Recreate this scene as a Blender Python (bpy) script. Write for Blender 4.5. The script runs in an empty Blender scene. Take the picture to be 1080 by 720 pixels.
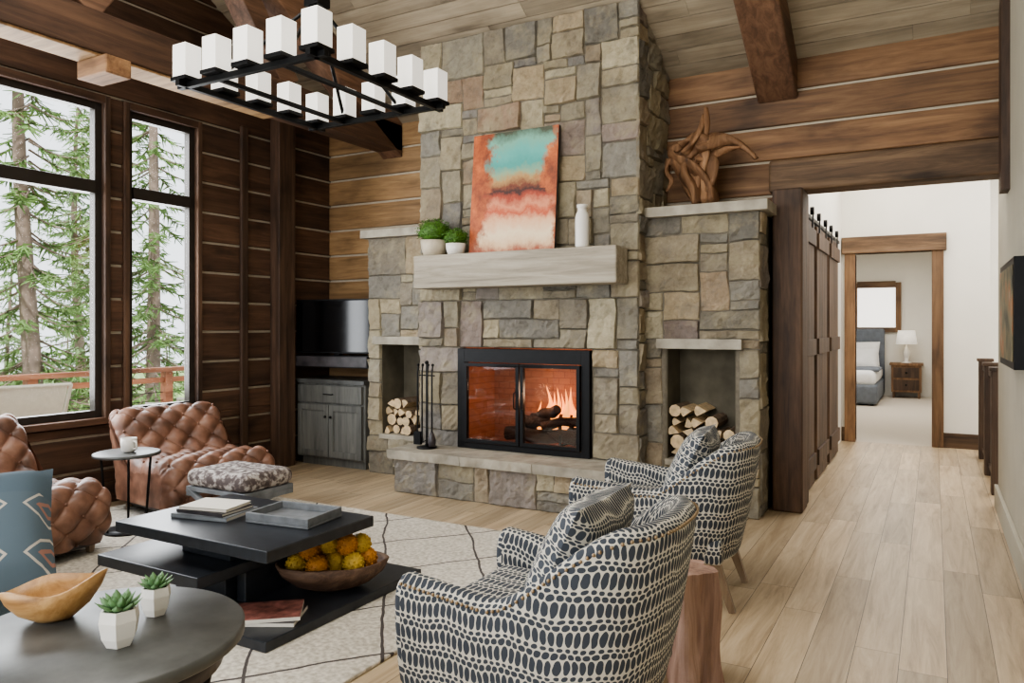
import bpy, bmesh, math, random
from mathutils import Vector, Matrix, noise
random.seed(11)
R=random.random
def U(a,b): return a+(b-a)*random.random()
def S(r,g,b):
    def f(c):
        c/=255.0
        return c/12.92 if c<=.04045 else ((c+.055)/1.055)**2.4
    return (f(r),f(g),f(b),1)
def mul(c,k): return (min(c[0]*k,1),min(c[1]*k,1),min(c[2]*k,1),1)

# ------------------------------------------------------------ materials
def newmat(name):
    m=bpy.data.materials.new(name); m.use_nodes=True
    nt=m.node_tree; b=nt.nodes['Principled BSDF']
    return m,nt,b
def N(nt,t,**k):
    n=nt.nodes.new(t)
    for a,v in k.items(): setattr(n,a,v)
    return n
def ramp(nt,stops):
    r=N(nt,'ShaderNodeValToRGB'); e=r.color_ramp.elements
    e[0].position=stops[0][0]; e[0].color=stops[0][1]
    e[1].position=stops[-1][0]; e[1].color=stops[-1][1]
    for p,c in stops[1:-1]:
        x=e.new(p); x.color=c
    return r
def mixc(nt,fac,a,b,mode='MIX'):
    m=N(nt,'ShaderNodeMix',data_type='RGBA',blend_type=mode)
    for sock,v in ((m.inputs[0],fac),(m.inputs[6],a),(m.inputs[7],b)):
        if isinstance(v,(int,float,tuple)): sock.default_value=v
        else: nt.links.new(v,sock)
    return m.outputs[2]
def math_(nt,op,a,b=None,c=None):
    m=N(nt,'ShaderNodeMath',operation=op)
    for i,v in enumerate((a,b,c)):
        if v is None: continue
        if isinstance(v,(int,float)): m.inputs[i].default_value=v
        else: nt.links.new(v,m.inputs[i])
    return m.outputs[0]
def bump(nt,b,h,strength=.3,dist=.01):
    bm=N(nt,'ShaderNodeBump'); bm.inputs['Strength'].default_value=strength; bm.inputs['Distance'].default_value=dist
    nt.links.new(h,bm.inputs['Height']); nt.links.new(bm.outputs[0],b.inputs['Normal'])
def M(name,col,rough=.5,metal=0,var=.15,ns=12,bs=0,em=0,spec=None,emc=None):
    m,nt,b=newmat(name)
    tc=N(nt,'ShaderNodeTexCoord'); n=N(nt,'ShaderNodeTexNoise'); n.inputs['Scale'].default_value=ns; n.inputs['Detail'].default_value=5
    nt.links.new(tc.outputs['Object'],n.inputs['Vector'])
    r=ramp(nt,[(.3,mul(col,1-var)),(.7,mul(col,1+var))]); nt.links.new(n.outputs[0],r.inputs[0])
    nt.links.new(r.outputs[0],b.inputs['Base Color'])
    b.inputs['Roughness'].default_value=rough; b.inputs['Metallic'].default_value=metal
    if bs: bump(nt,b,n.outputs[0],bs,.01)
    if em:
        b.inputs['Emission Color'].default_value=emc or col; b.inputs['Emission Strength'].default_value=em
    return m
def objvec(nt,scale,rnd=40):
    tc=N(nt,'ShaderNodeTexCoord'); at=N(nt,'ShaderNodeAttribute',attribute_name='Col')
    s=N(nt,'ShaderNodeVectorMath',operation='MULTIPLY_ADD')
    nt.links.new(at.outputs['Color'],s.inputs[0]); s.inputs[1].default_value=(rnd,rnd*.7,rnd*1.3); nt.links.new(tc.outputs['Object'],s.inputs[2])
    mp=N(nt,'ShaderNodeVectorMath',operation='MULTIPLY'); nt.links.new(s.outputs[0],mp.inputs[0]); mp.inputs[1].default_value=scale
    return mp.outputs[0],at
def WOOD(name,dark,mid,light,axis='x',rough=.55,gs=1.0,bs=.25,pv=.5,knots=True):
    m,nt,b=newmat(name)
    sc={'x':(1.2,16,16),'y':(16,1.2,16),'z':(16,16,1.2)}[axis]; sc=tuple(v*gs for v in sc)
    vec,at=objvec(nt,sc)
    n=N(nt,'ShaderNodeTexNoise'); n.inputs['Scale'].default_value=1; n.inputs['Detail'].default_value=8; n.inputs['Roughness'].default_value=.68; n.inputs['Distortion'].default_value=.6
    nt.links.new(vec,n.inputs['Vector'])
    r=ramp(nt,[(.25,dark),(.48,mid),(.72,light)]); nt.links.new(n.outputs[0],r.inputs[0])
    sep=N(nt,'ShaderNodeSeparateColor'); nt.links.new(at.outputs['Color'],sep.inputs[0])
    k=math_(nt,'MULTIPLY_ADD',sep.outputs[0],pv,1-pv*.55)
    cb=N(nt,'ShaderNodeCombineColor')
    for i in range(3): nt.links.new(k,cb.inputs[i])
    col=mixc(nt,1.0,r.outputs[0],cb.outputs[0],'MULTIPLY')
    if knots:
        mp=N(nt,'ShaderNodeVectorMath',operation='MULTIPLY'); nt.links.new(vec,mp.inputs[0]); mp.inputs[1].default_value=(1.6,.25,.25) if axis=='x' else ((.25,1.6,.25) if axis=='y' else (.25,.25,1.6))
        n2=N(nt,'ShaderNodeTexNoise'); n2.inputs['Scale'].default_value=1; n2.inputs['Detail'].default_value=3
        nt.links.new(mp.outputs[0],n2.inputs['Vector'])
        r2=ramp(nt,[(.26,(.3,.27,.25,1)),(.4,(.85,.84,.82,1)),(.55,(1.08,1.07,1.05,1))]); nt.links.new(n2.outputs[0],r2.inputs[0])
        col=mixc(nt,.85,col,r2.outputs[0],'MULTIPLY')
    nt.links.new(col,b.inputs['Base Color']); b.inputs['Roughness'].default_value=rough
    bump(nt,b,n.outputs[0],bs,.01)
    return m
def STONE(name,k=1.0):
    m,nt,b=newmat(name)
    tc=N(nt,'ShaderNodeTexCoord'); at=N(nt,'ShaderNodeAttribute',attribute_name='Col')
    n=N(nt,'ShaderNodeTexNoise'); n.inputs['Scale'].default_value=12; n.inputs['Detail'].default_value=14; n.inputs['Roughness'].default_value=.8
    nt.links.new(tc.outputs['Object'],n.inputs['Vector'])
    r=ramp(nt,[(.32,(.55,.53,.50,1)),(.46,(.92,.90,.87,1)),(.56,(1.05,1.03,1.0,1)),(.7,(1.35,1.33,1.26,1))]); nt.links.new(n.outputs[0],r.inputs[0])
    c=mixc(nt,1.0,at.outputs['Color'],r.outputs[0],'MULTIPLY')
    n2=N(nt,'ShaderNodeTexNoise'); n2.inputs['Scale'].default_value=5; n2.inputs['Detail'].default_value=9; n2.inputs['Roughness'].default_value=.65
    nt.links.new(tc.outputs['Object'],n2.inputs['Vector'])
    r2=ramp(nt,[(.5,(0,0,0,1)),(.68,(.7,.7,.7,1))]); nt.links.new(n2.outputs[0],r2.inputs[0])
    c=mixc(nt,r2.outputs[0],c,S(180,168,140))
    r4=ramp(nt,[(.30,(.65,.65,.65,1)),(.46,(0,0,0,1))]); nt.links.new(n2.outputs[0],r4.inputs[0])
    c=mixc(nt,r4.outputs[0],c,S(132,127,119))
    n5=N(nt,'ShaderNodeTexNoise'); n5.inputs['Scale'].default_value=2.3; n5.inputs['Detail'].default_value=10; n5.inputs['Roughness'].default_value=.75
    nt.links.new(tc.outputs['Object'],n5.inputs['Vector'])
    r5=ramp(nt,[(.58,(0,0,0,1)),(.66,(.4,.4,.4,1))]); nt.links.new(n5.outputs[0],r5.inputs[0])
    c=mixc(nt,r5.outputs[0],c,S(142,120,94))
    nt.links.new(c,b.inputs['Base Color']); b.inputs['Roughness'].default_value=.95
    bump(nt,b,n.outputs[0],1.0,.04)
    return m
def FABRIC(name,cl,cd,fu=22.,fv=13.,swap=False):
    m,nt,b=newmat(name)
    uv=N(nt,'ShaderNodeUVMap'); sp=N(nt,'ShaderNodeSeparateXYZ'); nt.links.new(uv.outputs[0],sp.inputs[0])
    nz=N(nt,'ShaderNodeTexNoise'); nz.inputs['Scale'].default_value=14; nt.links.new(uv.outputs[0],nz.inputs['Vector'])
    w=math_(nt,'MULTIPLY_ADD',nz.outputs[0],.022,-.011)
    uo,vo=(sp.outputs[1],sp.outputs[0]) if swap else (sp.outputs[0],sp.outputs[1])
    u=math_(nt,'ADD',uo,w); 
    wave=math_(nt,'MULTIPLY',math_(nt,'SINE',math_(nt,'MULTIPLY',uo,28)),.005)
    v=math_(nt,'ADD',math_(nt,'ADD',vo,w),wave)
    y=math_(nt,'FRACT',math_(nt,'MULTIPLY',v,fv))
    def oval(fr,cy,bx,by,off=0):
        x=math_(nt,'SUBTRACT',math_(nt,'FRACT',math_(nt,'MULTIPLY_ADD',u,fr,off)),.5)
        xx=math_(nt,'POWER',math_(nt,'ABSOLUTE',math_(nt,'DIVIDE',x,bx)),2.2)
        yy=math_(nt,'POWER',math_(nt,'ABSOLUTE',math_(nt,'DIVIDE',math_(nt,'SUBTRACT',y,cy),by)),2.2)
        return math_(nt,'LESS_THAN',math_(nt,'ADD',xx,yy),1.0)
    a=oval(fu,.28,.42,.27)
    c=oval(fu,.68,.43,.11,.5)
    d=oval(fu,.89,.36,.075,0)
    t=math_(nt,'MAXIMUM',math_(nt,'MAXIMUM',a,c),d)
    col=mixc(nt,t,cl,cd)
    nt.links.new(col,b.inputs['Base Color']); b.inputs['Roughness'].default_value=.95
    wv=N(nt,'ShaderNodeTexNoise'); wv.inputs['Scale'].default_value=400; nt.links.new(uv.outputs[0],wv.inputs['Vector'])
    bump(nt,b,wv.outputs[0],.3,.002)
    return m
def GLASS(name,f=.06,tint=(1,1,1,1)):
    m,nt,b=newmat(name); nt.nodes.remove(b)
    t=N(nt,'ShaderNodeBsdfTransparent'); t.inputs[0].default_value=tint
    g=N(nt,'ShaderNodeBsdfGlossy'); g.inputs['Roughness'].default_value=.02
    mx=N(nt,'ShaderNodeMixShader'); mx.inputs[0].default_value=f
    nt.links.new(t.outputs[0],mx.inputs[1]); nt.links.new(g.outputs[0],mx.inputs[2])
    nt.links.new(mx.outputs[0],nt.nodes['Material Output'].inputs[0]); return m

W_LEFT=WOOD('wood_dark_log_y',S(44,33,26),S(82,59,45),S(108,81,62),'y',.62,1,.25,.5)
W_LEFTZ=WOOD('wood_dark_post',S(42,32,26),S(80,60,47),S(106,82,65),'z',.62)
W_BACK=WOOD('wood_log_back',S(98,73,49),S(148,117,82),S(176,144,105),'x',.65,1,.2,.4)
W_BACKR=WOOD('wood_log_red',S(76,53,38),S(126,93,65),S(156,122,88),'x',.65,1,.2,.45)
W_BEAMY=WOOD('wood_beam_y',S(58,42,34),S(104,77,60),S(132,101,80),'y',.62)
W_BEAMX=WOOD('wood_beam_x',S(50,39,30),S(100,78,58),S(136,110,84),'x',.68,1,.6)
W_POST=WOOD('wood_column',S(40,29,22),S(82,60,44),S(114,88,67),'z',.62,1,.5)
W_CEIL=WOOD('wood_ceiling',S(124,113,98),S(157,145,126),S(180,168,148),'x',.65,.8,.1,.28)
W_FLOOR=WOOD('wood_floor_oak',S(138,117,91),S(179,158,129),S(203,185,157),'y',.38,1.1,.06,.36,False)
W_MANTEL=WOOD('wood_mantel',S(116,108,95),S(154,145,130),S(180,171,156),'x',.8,1.2,.45,.1,False)
W_CAB=WOOD('wood_cabinet',S(70,70,68),S(100,100,96),S(122,122,116),'z',.6,1,.15,.2,False)
W_TRIM=WOOD('wood_door_trim',S(70,50,34),S(116,88,62),S(146,114,84),'z',.6)
W_BARN=WOOD('wood_barn',S(40,31,25),S(76,58,45),S(106,85,67),'z',.6)
W_BOWL=WOOD('wood_bowl',S(104,72,42),S(166,126,80),S(200,162,112),'x',.4,1.0,.05,.1,True)
W_BOWLD=WOOD('wood_bowl_dark',S(48,34,26),S(84,62,48),S(122,96,76),'x',.65,1.2,.6,.1,False)
W_STUMP=WOOD('wood_stump',S(92,70,62),S(154,124,108),S(190,160,144),'z',.85,1,1.0,.1,False)
W_DRIFT=WOOD('wood_driftwood',S(62,42,30),S(124,90,62),S(164,128,96),'z',.75,1,.8,.3,False)
W_LEG=WOOD('wood_chair_leg',S(96,80,64),S(132,112,92),S(156,136,112),'z',.5,1,.1,.1,False)
W_RAIL=WOOD('wood_deck_rail',S(150,92,68),S(186,126,98),S(208,150,120),'y',.6)
W_DECK=WOOD('wood_deck',S(120,100,84),S(160,138,118),S(188,168,148),'y',.7)
STN=STONE('stone_ashlar')
MORTAR=M('mortar',S(112,105,92),.95,0,.2,30,.4)
NICHE=M('niche_plaster',S(104,98,84),.95,0,.25,6,.4)
SLAB=M('stone_slab',S(158,151,137),.85,0,.3,7,.8)
CHINK=M('chinking',S(184,173,154),.9,0,.08,20)
WHITE=M('paint_white',S(232,228,218),.7,0,.02,4)
CREAM=M('paint_beige',S(180,174,158),.7,0,.04,4)
BLACK=M('metal_black',S(26,26,27),.45,.6,.15,20)
BRONZE=M('window_bronze',S(58,53,49),.4,.3,.1,10)
CTB=M('table_black_wood',S(40,43,48),.32,0,.25,25)
SCREEN=M('screen_black',S(8,8,10),.12,0,.05,4)
CERAM=M('ceramic_white',S(222,218,210),.4,0,.04,8)
CERAMT=M('ceramic_tan',S(190,178,158),.6,0,.1,30,.2)
LEAF=M('leaf_green',S(72,110,36),.6,0,.45,60)
SUCC=M('succulent_green',S(98,132,88),.5,0,.25,30)
SOIL=M('soil',S(50,38,30),.9)
PAPER=M('paper',S(220,214,202),.7,0,.03,60)
BOOKA=M('book_cover_grey',S(120,124,128),.5,0,.3,9)
BOOKB=M('book_cover_dark',S(58,54,56),.4,0,.5,12)
BOOKR=M('magazine_red',S(140,92,84),.4,0,.6,24)
TRAY=M('tray_grey_wood',S(110,113,116),.6,0,.2,22,.2)
TTOP=M('zinc_table_top',S(92,93,91),.4,.3,.28,9,.05)
SOFA=M('sofa_fabric',S(84,98,108),.95,0,.1,120,.2)
FIRELOG=M('charred_log',S(60,42,34),.9,0,.4,20,.6)
BARK=M('bark',S(116,98,82),.9,0,.35,25,.8)
LOGEND=M('log_end',S(200,176,140),.8,0,.25,25)
ORANGE=M('gourd_orange',S(182,124,52),.6,0,.2,20,.3)
YELLOW=M('gourd_yellow',S(188,156,62),.6,0,.2,20,.3)
CANDLE=M('frosted_glass',S(240,237,230),.4,0,.02,5,0,.40,emc=(1,.97,.92,1))
NAIL=M('nailhead_brass',S(150,130,104),.4,.7,.1,9)
CARPET=M('carpet',S(200,190,176),1,0,.06,80,.3)
BEDG=M('bed_grey',S(110,116,124),.9)
LINEN=M('linen_white',S(236,236,236),.9,0,.03,10)
SHADE=M('window_shade',S(245,240,230),.8,0,.02,5,0,1.2,emc=(1,.97,.92,1))  # emission stands in for daylight coming through the shade
LAMPS=M('lamp_shade',S(244,238,226),.8,0,.02,5,0,.4)
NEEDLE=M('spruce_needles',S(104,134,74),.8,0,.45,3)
NEEDLE2=M('spruce_needles_far',S(132,156,108),.9,0,.3,2)  # paler copy for the far trees: distance haze put into the colour
TBARK=M('spruce_bark',S(132,116,104),.9,0,.3,8,.4)
GRASS=M('hillside_grass',S(140,160,104),1,0,.3,1)
SLING=M('sling_cloth',S(206,202,192),.9,0,.05,30)
WGLASS=GLASS('window_glass',.035)
FGLASS=GLASS('fire_glass',.08,(.80,.79,.78,1))
FLAME=M('flame',S(255,150,60),.5,0,.1,5,0,2.6,emc=(1,.38,.1,1))
def brick():
    m,nt,b=newmat('firebox_brick')
    tc=N(nt,'ShaderNodeTexCoord'); mp=N(nt,'ShaderNodeMapping'); mp.inputs['Rotation'].default_value=(math.pi/2,0,0)
    nt.links.new(tc.outputs['Object'],mp.inputs[0])
    br=N(nt,'ShaderNodeTexBrick'); br.inputs['Color1'].default_value=S(194,138,112); br.inputs['Color2'].default_value=S(180,124,100); br.inputs['Mortar'].default_value=S(160,112,92)
    br.inputs['Scale'].default_value=4.5; br.inputs['Mortar Size'].default_value=.015
    nt.links.new(mp.outputs[0],br.inputs['Vector']); nt.links.new(br.outputs[0],b.inputs['Base Color']); b.inputs['Roughness'].default_value=.9
    return m
BRICK=brick()
def leather():
    m,nt,b=newmat('leather_brown')
    tc=N(nt,'ShaderNodeTexCoord'); n=N(nt,'ShaderNodeTexNoise'); n.inputs['Scale'].default_value=7; n.inputs['Detail'].default_value=7
    nt.links.new(tc.outputs['Object'],n.inputs['Vector'])
    r=ramp(nt,[(.3,S(84,60,49)),(.52,S(126,91,74)),(.78,S(166,128,108))]); nt.links.new(n.outputs[0],r.inputs[0]); nt.links.new(r.outputs[0],b.inputs['Base Color'])
    b.inputs['Roughness'].default_value=.42
    return m
LEATHER=leather()
def cowhide():
    m,nt,b=newmat('cowhide')
    tc=N(nt,'ShaderNodeTexCoord'); n=N(nt,'ShaderNodeTexNoise'); n.inputs['Scale'].default_value=26; n.inputs['Detail'].default_value=6
    nt.links.new(tc.outputs['Object'],n.inputs['Vector'])
    r=ramp(nt,[(.42,S(182,176,170)),(.5,S(128,118,114)),(.57,S(88,78,76))]); nt.links.new(n.outputs[0],r.inputs[0]); nt.links.new(r.outputs[0],b.inputs['Base Color']); b.inputs['Roughness'].default_value=.9
    return m
COW=cowhide()
def rugmat():
    m,nt,b=newmat('rug_wool')
    tc=N(nt,'ShaderNodeTexCoord'); n=N(nt,'ShaderNodeTexNoise'); n.inputs['Scale'].default_value=2.2; n.inputs['Detail'].default_value=3
    nt.links.new(tc.outputs['Object'],n.inputs['Vector'])
    sp=N(nt,'ShaderNodeSeparateXYZ'); nt.links.new(tc.outputs['Object'],sp.inputs[0])
    w=math_(nt,'MULTIPLY_ADD',n.outputs[0],.16,-.08)
    a=math_(nt,'ADD',math_(nt,'MULTIPLY_ADD',sp.outputs[0],1.45,w),math_(nt,'MULTIPLY',sp.outputs[1],1.15))
    c=math_(nt,'SUBTRACT',math_(nt,'MULTIPLY_ADD',sp.outputs[0],1.45,w),math_(nt,'MULTIPLY',sp.outputs[1],1.15))
    def line(v):
        return math_(nt,'LESS_THAN',math_(nt,'ABSOLUTE',math_(nt,'SUBTRACT',math_(nt,'FRACT',v),.5)),.013)
    t=math_(nt,'MAXIMUM',line(a),line(c))
    n2=N(nt,'ShaderNodeTexNoise'); n2.inputs['Scale'].default_value=45; n2.inputs['Detail'].default_value=5; nt.links.new(tc.outputs['Object'],n2.inputs['Vector'])
    r=ramp(nt,[(.35,S(178,170,156)),(.65,S(218,211,198))]); nt.links.new(n2.outputs[0],r.inputs[0])
    col=mixc(nt,t,r.outputs[0],S(78,72,70)); nt.links.new(col,b.inputs['Base Color']); b.inputs['Roughness'].default_value=1
    bump(nt,b,n2.outputs[0],.5,.01)
    return m
RUG=rugmat()
def painting():
    m,nt,b=newmat('abstract_canvas')
    uv=N(nt,'ShaderNodeUVMap'); sp=N(nt,'ShaderNodeSeparateXYZ'); nt.links.new(uv.outputs[0],sp.inputs[0])
    n=N(nt,'ShaderNodeTexNoise'); n.inputs['Scale'].default_value=4; n.inputs['Detail'].default_value=9; n.inputs['Roughness'].default_value=.7
    nt.links.new(uv.outputs[0],n.inputs['Vector'])
    n3=N(nt,'ShaderNodeTexNoise'); n3.inputs['Scale'].default_value=2.6; n3.inputs['Detail'].default_value=9; n3.inputs['Roughness'].default_value=.65; nt.links.new(uv.outputs[0],n3.inputs['Vector'])
    ex=math_(nt,'ABSOLUTE',math_(nt,'SUBTRACT',sp.outputs[0],.57))
    vv=math_(nt,'ADD',sp.outputs[1],math_(nt,'MULTIPLY_ADD',n.outputs[0],.30,-.15))
    r=ramp(nt,[(0,S(160,84,58)),(.06,S(214,178,140)),(.14,S(228,206,172)),(.26,S(222,170,132)),(.32,S(190,86,54)),(.38,S(214,140,104)),(.45,S(166,70,48)),(.50,S(60,40,36)),(.535,S(120,64,44)),(.60,S(180,140,90)),(.65,S(140,164,134)),(.72,S(76,156,148)),(.82,S(96,174,164)),(.9,S(120,172,152)),(1,S(74,78,62))])
    nt.links.new(vv,r.inputs[0])
    e=math_(nt,'ADD',ex,math_(nt,'MULTIPLY_ADD',n3.outputs[0],1.0,-.5))
    top=math_(nt,'MULTIPLY_ADD',math_(nt,'GREATER_THAN',sp.outputs[1],.5),.08,0)
    re=ramp(nt,[(.35,(0,0,0,1)),(.44,(1,1,1,1))]); nt.links.new(math_(nt,'ADD',e,top),re.inputs[0])
    r3=ramp(nt,[(.3,S(66,44,38)),(.45,S(150,76,46)),(.6,S(198,108,60)),(.75,S(210,164,108))]); nt.links.new(n.outputs[0],r3.inputs[0])
    col=mixc(nt,re.outputs[0],r.outputs[0],r3.outputs[0])
    nt.links.new(col,b.inputs['Base Color']); b.inputs['Roughness'].default_value=.5
    bump(nt,b,n.outputs[0],.2,.01)
    return m
PAINT=painting()
def patina():
    m,nt,b=newmat('patina_panel')
    tc=N(nt,'ShaderNodeTexCoord'); n=N(nt,'ShaderNodeTexNoise'); n.inputs['Scale'].default_value=5; n.inputs['Detail'].default_value=8
    nt.links.new(tc.outputs['Object'],n.inputs['Vector'])
    r=ramp(nt,[(.35,S(60,60,50)),(.5,S(120,112,84)),(.62,S(150,96,56)),(.75,S(160,160,140))]); nt.links.new(n.outputs[0],r.inputs[0]); nt.links.new(r.outputs[0],b.inputs['Base Color'])
    return m
PATINA=patina()
FAB=FABRIC('fabric_ikat',S(192,187,175),S(58,63,71),46,12)
FABP=FABRIC('fabric_ikat_pillow',S(190,185,173),S(62,67,75),62,19,True)
def pillowmat():
    m,nt,b=newmat('pillow_blue')
    uv=N(nt,'ShaderNodeUVMap'); sp=N(nt,'ShaderNodeSeparateXYZ'); nt.links.new(uv.outputs[0],sp.inputs[0])
    x=math_(nt,'ABSOLUTE',math_(nt,'SUBTRACT',math_(nt,'FRACT',math_(nt,'MULTIPLY',sp.outputs[0],4.6)),.5))
    y=math_(nt,'ABSOLUTE',math_(nt,'SUBTRACT',math_(nt,'FRACT',math_(nt,'MULTIPLY',sp.outputs[1],4.6)),.5))
    d=math_(nt,'ADD',x,y)
    t=math_(nt,'LESS_THAN',math_(nt,'ABSOLUTE',math_(nt,'SUBTRACT',d,.36)),.03)
    t2=math_(nt,'LESS_THAN',math_(nt,'ABSOLUTE',math_(nt,'SUBTRACT',d,.14)),.04)
    c=mixc(nt,t,S(84,98,108),S(178,172,162)); c=mixc(nt,t2,c,S(150,112,100))
    band=math_(nt,'GREATER_THAN',sp.outputs[1],.60)
    c=mixc(nt,band,c,S(80,95,106))
    nt.links.new(c,b.inputs['Base Color']); b.inputs['Roughness'].default_value=.95; return m
PILLOW=pillowmat()

# ------------------------------------------------------------ mesh builder
class MB:
    def __init__(s): s.v=[];s.f=[];s.m=[];s.c=[];s.uv=[];s.sm=[];s.mats=[];s.T=Matrix()
    def mi(s,m):
        if m not in s.mats: s.mats.append(m)
        return s.mats.index(m)
    def add(s,vs,fs,mat,col=None,uvs=None,smooth=False):
        o=len(s.v); raw=[Vector(p) for p in vs]
        if col is None: a=R(); col=(a,R(),R(),1)
        k=s.mi(mat)
        s.v+=[s.T@p for p in raw]
        for f in fs:
            s.f.append([i+o for i in f]); s.m.append(k); s.c.append(col); s.sm.append(smooth)
            if uvs: s.uv.append([uvs[i] for i in f])
            else:
                n=(raw[f[1]]-raw[f[0]]).cross(raw[f[2]]-raw[f[0]]); ax=max(range(3),key=lambda i:abs(n[i]))
                i,j=((1,2),(0,2),(0,1))[ax]
                s.uv.append([(raw[q][i],raw[q][j]) for q in f])
    def box(s,x0,x1,y0,y1,z0,z1,mat,col=None):
        v=[(x,y,z) for x in (x0,x1) for y in (y0,y1) for z in (z0,z1)]
        s.add(v,[(0,1,3,2),(4,6,7,5),(0,4,5,1),(2,3,7,6),(0,2,6,4),(1,5,7,3)],mat,col)
    def beam(s,a,b,w,h,mat,up=(0,0,1),w2=None,h2=None,col=None):
        a=Vector(a);b=Vector(b);d=(b-a).normalized(); sd=d.cross(Vector(up)).normalized(); u=sd.cross(d).normalized()
        w2=w2 or w;h2=h2 or h
        v=[]
        for p,ww,hh in((a,w,h),(b,w2,h2)):
            for i,j in((-1,-1),(1,-1),(1,1),(-1,1)): v.append(p+sd*(i*ww/2)+u*(j*hh/2))
        s.add(v,[(3,2,1,0),(4,5,6,7),(0,1,5,4),(1,2,6,5),(2,3,7,6),(3,0,4,7)],mat,col)
    def rbox(s,c,size,r,mat,rot=None,seg=3,col=None):
        bm=bmesh.new(); bmesh.ops.create_cube(bm,size=1)
        for v in bm.verts: v.co=Vector((v.co.x*size[0],v.co.y*size[1],v.co.z*size[2]))
        bmesh.ops.bevel(bm,geom=list(bm.edges),offset=min(r,min(size)*.49),segments=seg,profile=.5,affect='EDGES')
        bm.verts.index_update()
        Mx=Matrix.Translation(c)@(rot or Matrix())
        s.add([Mx@v.co for v in bm.verts],[[v.index for v in f.verts] for f in bm.faces],mat,col,smooth=True); bm.free()
    def tube(s,pts,rad,mat,seg=8,col=None,caps=True,smooth=True,capmat=None):
        pts=[Vector(p) for p in pts]; n=len(pts)
        if not hasattr(rad,'__len__'): rad=[rad]*n
        vs=[];prev=None
        for i,p in enumerate(pts):
            d=(pts[min(i+1,n-1)]-pts[max(i-1,0)]).normalized()
            if prev is None:
                a=Vector((0,0,1)) if abs(d.z)<.9 else Vector((1,0,0)); x=d.cross(a).normalized()
            else: x=(prev-d*prev.dot(d)).normalized()
            prev=x; y=d.cross(x)
            for k in range(seg):
                t=2*math.pi*k/seg; vs.append(p+(x*math.cos(t)+y*math.sin(t))*rad[i])
        fs=[]
        for i in range(n-1):
            for k in range(seg): fs.append((i*seg+k,i*seg+(k+1)%seg,(i+1)*seg+(k+1)%seg,(i+1)*seg+k))
        if col is None: col=(R(),R(),R(),1)
        s.add(vs,fs,mat,col,smooth=smooth)
        if caps:
            s.add(vs[:seg],[tuple(range(seg))[::-1]],capmat or mat,col); s.add(vs[-seg:],[tuple(range(seg))],capmat or mat,col)
    def lathe(s,c,prof,mat,seg=24,sx=1,sy=1,rot=0,col=None,smooth=True):
        vs=[];n=len(prof)
        for r,z in prof:
            for k in range(seg):
                t=2*math.pi*k/seg; x=r*math.cos(t)*sx;y=r*math.sin(t)*sy
                vs.append((c[0]+x*math.cos(rot)-y*math.sin(rot),c[1]+x*math.sin(rot)+y*math.cos(rot),c[2]+z))
        fs=[(i*seg+k,i*seg+(k+1)%seg,(i+1)*seg+(k+1)%seg,(i+1)*seg+k) for i in range(n-1) for k in range(seg)]
        if prof[0][0]>1e-4: fs.append(tuple(range(seg))[::-1])
        if prof[-1][0]>1e-4: fs.append(tuple(range((n-1)*seg,n*seg)))
        s.add(vs,fs,mat,col,smooth=smooth)
    def ball(s,c,r,mat,seg=12,sz=1,col=None,amp=0,fr=3):
        vs=[];rings=max(5,seg*2//3)
        for i in range(rings+1):
            ph=math.pi*i/rings
            for k in range(seg):
                t=2*math.pi*k/seg; d=Vector((math.sin(ph)*math.cos(t),math.sin(ph)*math.sin(t),math.cos(ph)))
                rr=r*(1+amp*noise.noise(d*fr+Vector(c)))
                vs.append(Vector(c)+Vector((d.x*rr,d.y*rr,d.z*rr*sz)))
        fs=[(i*seg+k,(i+1)*seg+k,(i+1)*seg+(k+1)%seg,i*seg+(k+1)%seg) for i in range(rings) for k in range(seg)]
        s.add(vs,fs,mat,col,smooth=True)
    def pillow(s,Mx,w,h,t,mat,n=14):
        vs=[];uvs=[];fs=[]
        for sg in(1,-1):
            o=len(vs)
            for i in range(n+1):
                for j in range(n+1):
                    a=-1+2*i/n;b=-1+2*j/n
                    k=max(0,(1-a**4)*(1-b**4))**.55
                    sh=1-.07*(1-abs(a*b))*(abs(a)**3+abs(b)**3)*.9
                    vs.append(Mx@Vector((a*w/2*sh,b*h/2*sh,sg*t/2*k))); uvs.append((a*w/2+.5,b*h/2+.5))
            for i in range(n):
                for j in range(n):
                    q=(o+i*(n+1)+j,o+(i+1)*(n+1)+j,o+(i+1)*(n+1)+j+1,o+i*(n+1)+j+1); fs.append(q if sg>0 else q[::-1])
        s.add(vs,fs,mat,uvs=uvs,smooth=True)
    def build(s,name,loc=(0,0,0),rz=0,bevel=0,seg=2,relocate=True):
        me=bpy.data.meshes.new(name)
        vs=s.v
        if relocate and loc==(0,0,0) and rz==0 and vs:
            mn=Vector([min(v[i] for v in vs) for i in range(3)]); mx=Vector([max(v[i] for v in vs) for i in range(3)])
            c=(mn+mx)/2; c.z=mn.z; vs=[v-c for v in vs]; loc=tuple(c)
        me.from_pydata([tuple(v) for v in vs],[],s.f)
        for m in s.mats: me.materials.append(m)
        me.polygons.foreach_set('material_index',s.m); me.polygons.foreach_set('use_smooth',s.sm)
        ca=me.attributes.new('Col','FLOAT_COLOR','CORNER'); uv=me.uv_layers.new(name='UVMap')
        cc=[];uu=[]
        for f,c,u in zip(s.f,s.c,s.uv):
            for q in u: uu+= [q[0],q[1]]
            cc+=list(c)*len(f)
        ca.data.foreach_set('color',cc); uv.data.foreach_set('uv',uu)
        me.update()
        o=bpy.data.objects.new(name,me); bpy.context.scene.collection.objects.link(o)
        o.location=loc; o.rotation_euler=(0,0,rz)
        if bevel:
            b=o.modifiers.new('bevel','BEVEL'); b.width=bevel; b.segments=seg; b.limit_method='ANGLE'; b.angle_limit=math.radians(50)
        return o
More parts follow.
